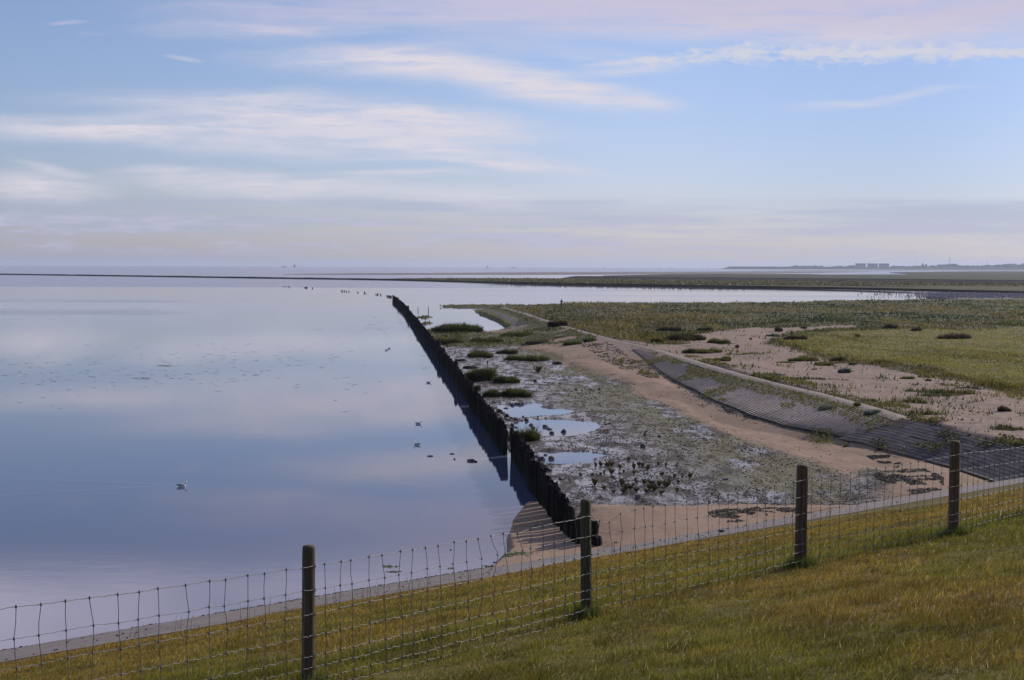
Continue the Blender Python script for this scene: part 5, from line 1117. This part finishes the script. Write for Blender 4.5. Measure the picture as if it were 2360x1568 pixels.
# ------------------------------------------------------------------ boats and buoys
BD_ = 8000.0; MP = BD_/4949
HRED = simple('red_hull', (.55, .05, .03), (.65, .08, .04), .3, .5, 0, 0); HWHT = simple('white_paint', (.62, .62, .62), (.72, .72, .71), .3, .5, 0, 0); HDK = simple('dark_blue_hull', (.018, .022, .045), (.03, .035, .06), .3, .5, 0, 0); SAILB = simple('brown_sail', (.045, .028, .030), (.07, .045, .045), .3, .85, 0, 0); SAILW = simple('pale_sail', (.35, .36, .40), (.45, .46, .48), .3, .85, 0, 0); BGN = simple('green_buoy', (.01, .05, .03), (.02, .07, .04), .5, .6, 0, 0); BRD = simple('red_buoy', (.14, .02, .015), (.18, .03, .02), .5, .6, 0, 0)
def hull(L, B_, h, sheer=.35):
    st = [(-.5, .55, 1.05), (-.35, .9, 1), (0, 1, .95), (.3, .8, 1.1), (.45, .35, 1.3), (.5, .03, 1.45)]; V = []; Fq = []
    for (t, bw, dh) in st: V += [(t*L, -bw*B_/2, h*dh), (t*L, -bw*B_*.32, 0), (t*L, 0, -h*.5), (t*L, bw*B_*.32, 0), (t*L, bw*B_/2, h*dh)]
    for i in range(len(st)-1):
        for k in range(4): Fq.append((i*5+k, (i+1)*5+k, (i+1)*5+k+1, i*5+k+1))
        Fq.append((i*5+4, (i+1)*5+4, (i+1)*5, i*5))
    Fq += [(0, 1, 2, 3, 4), tuple(25+k for k in (4, 3, 2, 1, 0))]; b = MB(); b.add(V, Fq); return b
def boat(fx, name, rz, lab, cat): x, DD = far(fx, BD_); return tag(empty(name, (x, DD, 0), rz), lab, cat)
def trawler(fx, L, hm, lab, rz=0.0, flip=1):
    g = boat(fx, 'fishing_boat', rz+(math.pi if flip < 0 else 0), lab, 'fishing boat'); hull(L, L*.28, L*.15).build('hull', hm, g)
    b = MB(); b.box((L*.12, 0, L*.17), (L*.2, L*.16, L*.15)); b.box((L*.12, 0, L*.26), (L*.15, L*.13, L*.05)); b.build('wheelhouse', HWHT if hm is HRED else HDK, g)
    b = MB(); b.tube([(-L*.18, 0, L*.1), (-L*.18, 0, L*.52)], L*.014, 6); b.build('mast', MAST, g)
    b = MB(); b.tube([(L*.12, 0, L*.2), (L*.14, 0, L*.45)], L*.012, 6); b.build('mast', MAST, g)
    b = MB(); b.tube([(-L*.18, 0, L*.14), (-L*.42, 0, L*.40)], L*.010, 6); b.build('boom', MAST, g)
    b = MB(); b.tube([(L*.2, 0, L*.3), (L*.38, 0, L*.42)], L*.010, 6); b.build('boom', MAST, g)
trawler(1136.5, 21*MP, HRED, 'red-hulled fishing boat with booms raised on the left horizon', 0, -1)
trawler(2054, 15*MP, HDK, 'dark fishing boat with one tall mast near the middle of the horizon', 0, -1)
def yacht(fx, L, hm, mh, lab, sail=None, rz=0.0, hf=.10):
    g = boat(fx, 'sailing_boat', rz, lab, 'sailing boat'); hull(L, L*.28, L*hf).build('hull', hm, g); b = MB(); b.tube([(0, 0, 0), (0, 0, mh)], .22, 6); b.build('mast', MAST, g)
    if sail:
        b = MB(); z0 = L*.16; T_ = .35
        b.add([(-.1, T_, z0), (-L*.46, T_, z0+.4), (-L*.3, T_+.25, mh*.5), (-.1, T_, mh*.97), (-.1, T_-.12, z0), (-L*.46, T_-.12, z0+.4), (-L*.3, T_+.13, mh*.5), (-.1, T_-.12, mh*.97)], [(0, 1, 2, 3), (7, 6, 5, 4), (0, 4, 5, 1), (1, 5, 6, 2), (2, 6, 7, 3), (3, 7, 4, 0)]); b.build('mainsail', sail, g)
        b = MB(); b.add([(.1, T_, mh*.92), (L*.48, T_, z0+1), (.2, T_+.2, z0+.4), (.1, T_-.12, mh*.92), (L*.48, T_-.12, z0+1), (.2, T_+.08, z0+.4)], [(0, 1, 2), (5, 4, 3), (0, 3, 4, 1), (1, 4, 5, 2), (2, 5, 3, 0)]); b.build('jib', sail, g)
    else: b = MB(); b.tube([(0, 0, L*.18), (-L*.42, 0, L*.2)], .3, 6); b.build('boom', SAILW, g)
    b = MB(); b.box((L*.05, 0, L*hf*1.35), (L*.3, L*.14, L*.06)); b.build('cabin', HWHT, g)
yacht(1178, 10*MP, HDK, 14.5*MP, 'traditional sailing boat with tall brown sails beside the red fishing boat', SAILB)
yacht(1481.5, 7*MP, HWHT, 11*MP, 'pale yacht with bare mast, left of the two bare-masted yachts in the middle')
yacht(1751, 7*MP, HWHT, 11*MP, 'pale yacht with bare mast, right of the two bare-masted yachts in the middle')
yacht(1949.5, 7*MP, HDK, 12*MP, 'small boat under narrow dark sail near the dark fishing boat', SAILB)
yacht(2114.5, 6*MP, HDK, 9*MP, 'grey motor-sailer just right of the dark fishing boat')
yacht(2490.5, 6*MP, HWHT, 14*MP, 'yacht with a very tall bare mast, rightmost boat on the horizon')
def buoy(fx, hpx, m, lab):
    x, DD = far(fx, 7000); H_ = hpx/4949*7000; g = empty('buoy', (x, DD, 0)); tag(g, lab, 'buoy'); b = MB(); b.tube([(0, 0, -.5), (0, 0, H_*.22), (0, 0, H_*.25)], [H_*.24, H_*.24, H_*.1], 10); b.build('float', m, g); b = MB(); b.tube([(0, 0, H_*.25), (0, 0, H_*.8), (0, 0, H_)], [H_*.1, H_*.07, H_*.09], 8); b.build('tower', m, g)
for (fx, h_, m, lab) in ((1022, 4, BRD, 'tiny buoy left of the red fishing boat'), (1333.5, 4, BRD, 'tiny buoy between the brown sails and the first yacht'), (2137, 5, BRD, 'small buoy right of the grey motor-sailer'), (1876, 4, BGN, 'tiny buoy left of the boat under dark sail'), (2415.5, 8, BRD, 'red tower buoy left of the tall-masted yacht'), (2642, 6, BGN, 'green buoy right of the tall-masted yacht'), (2683, 7, BRD, 'left of two slim beacons right of the green buoy'), (2706, 6, BRD, 'right of two slim beacons right of the green buoy'), (2829, 6, BGN, 'rightmost buoy just before the dike end')): buoy(fx, h_, m, lab)
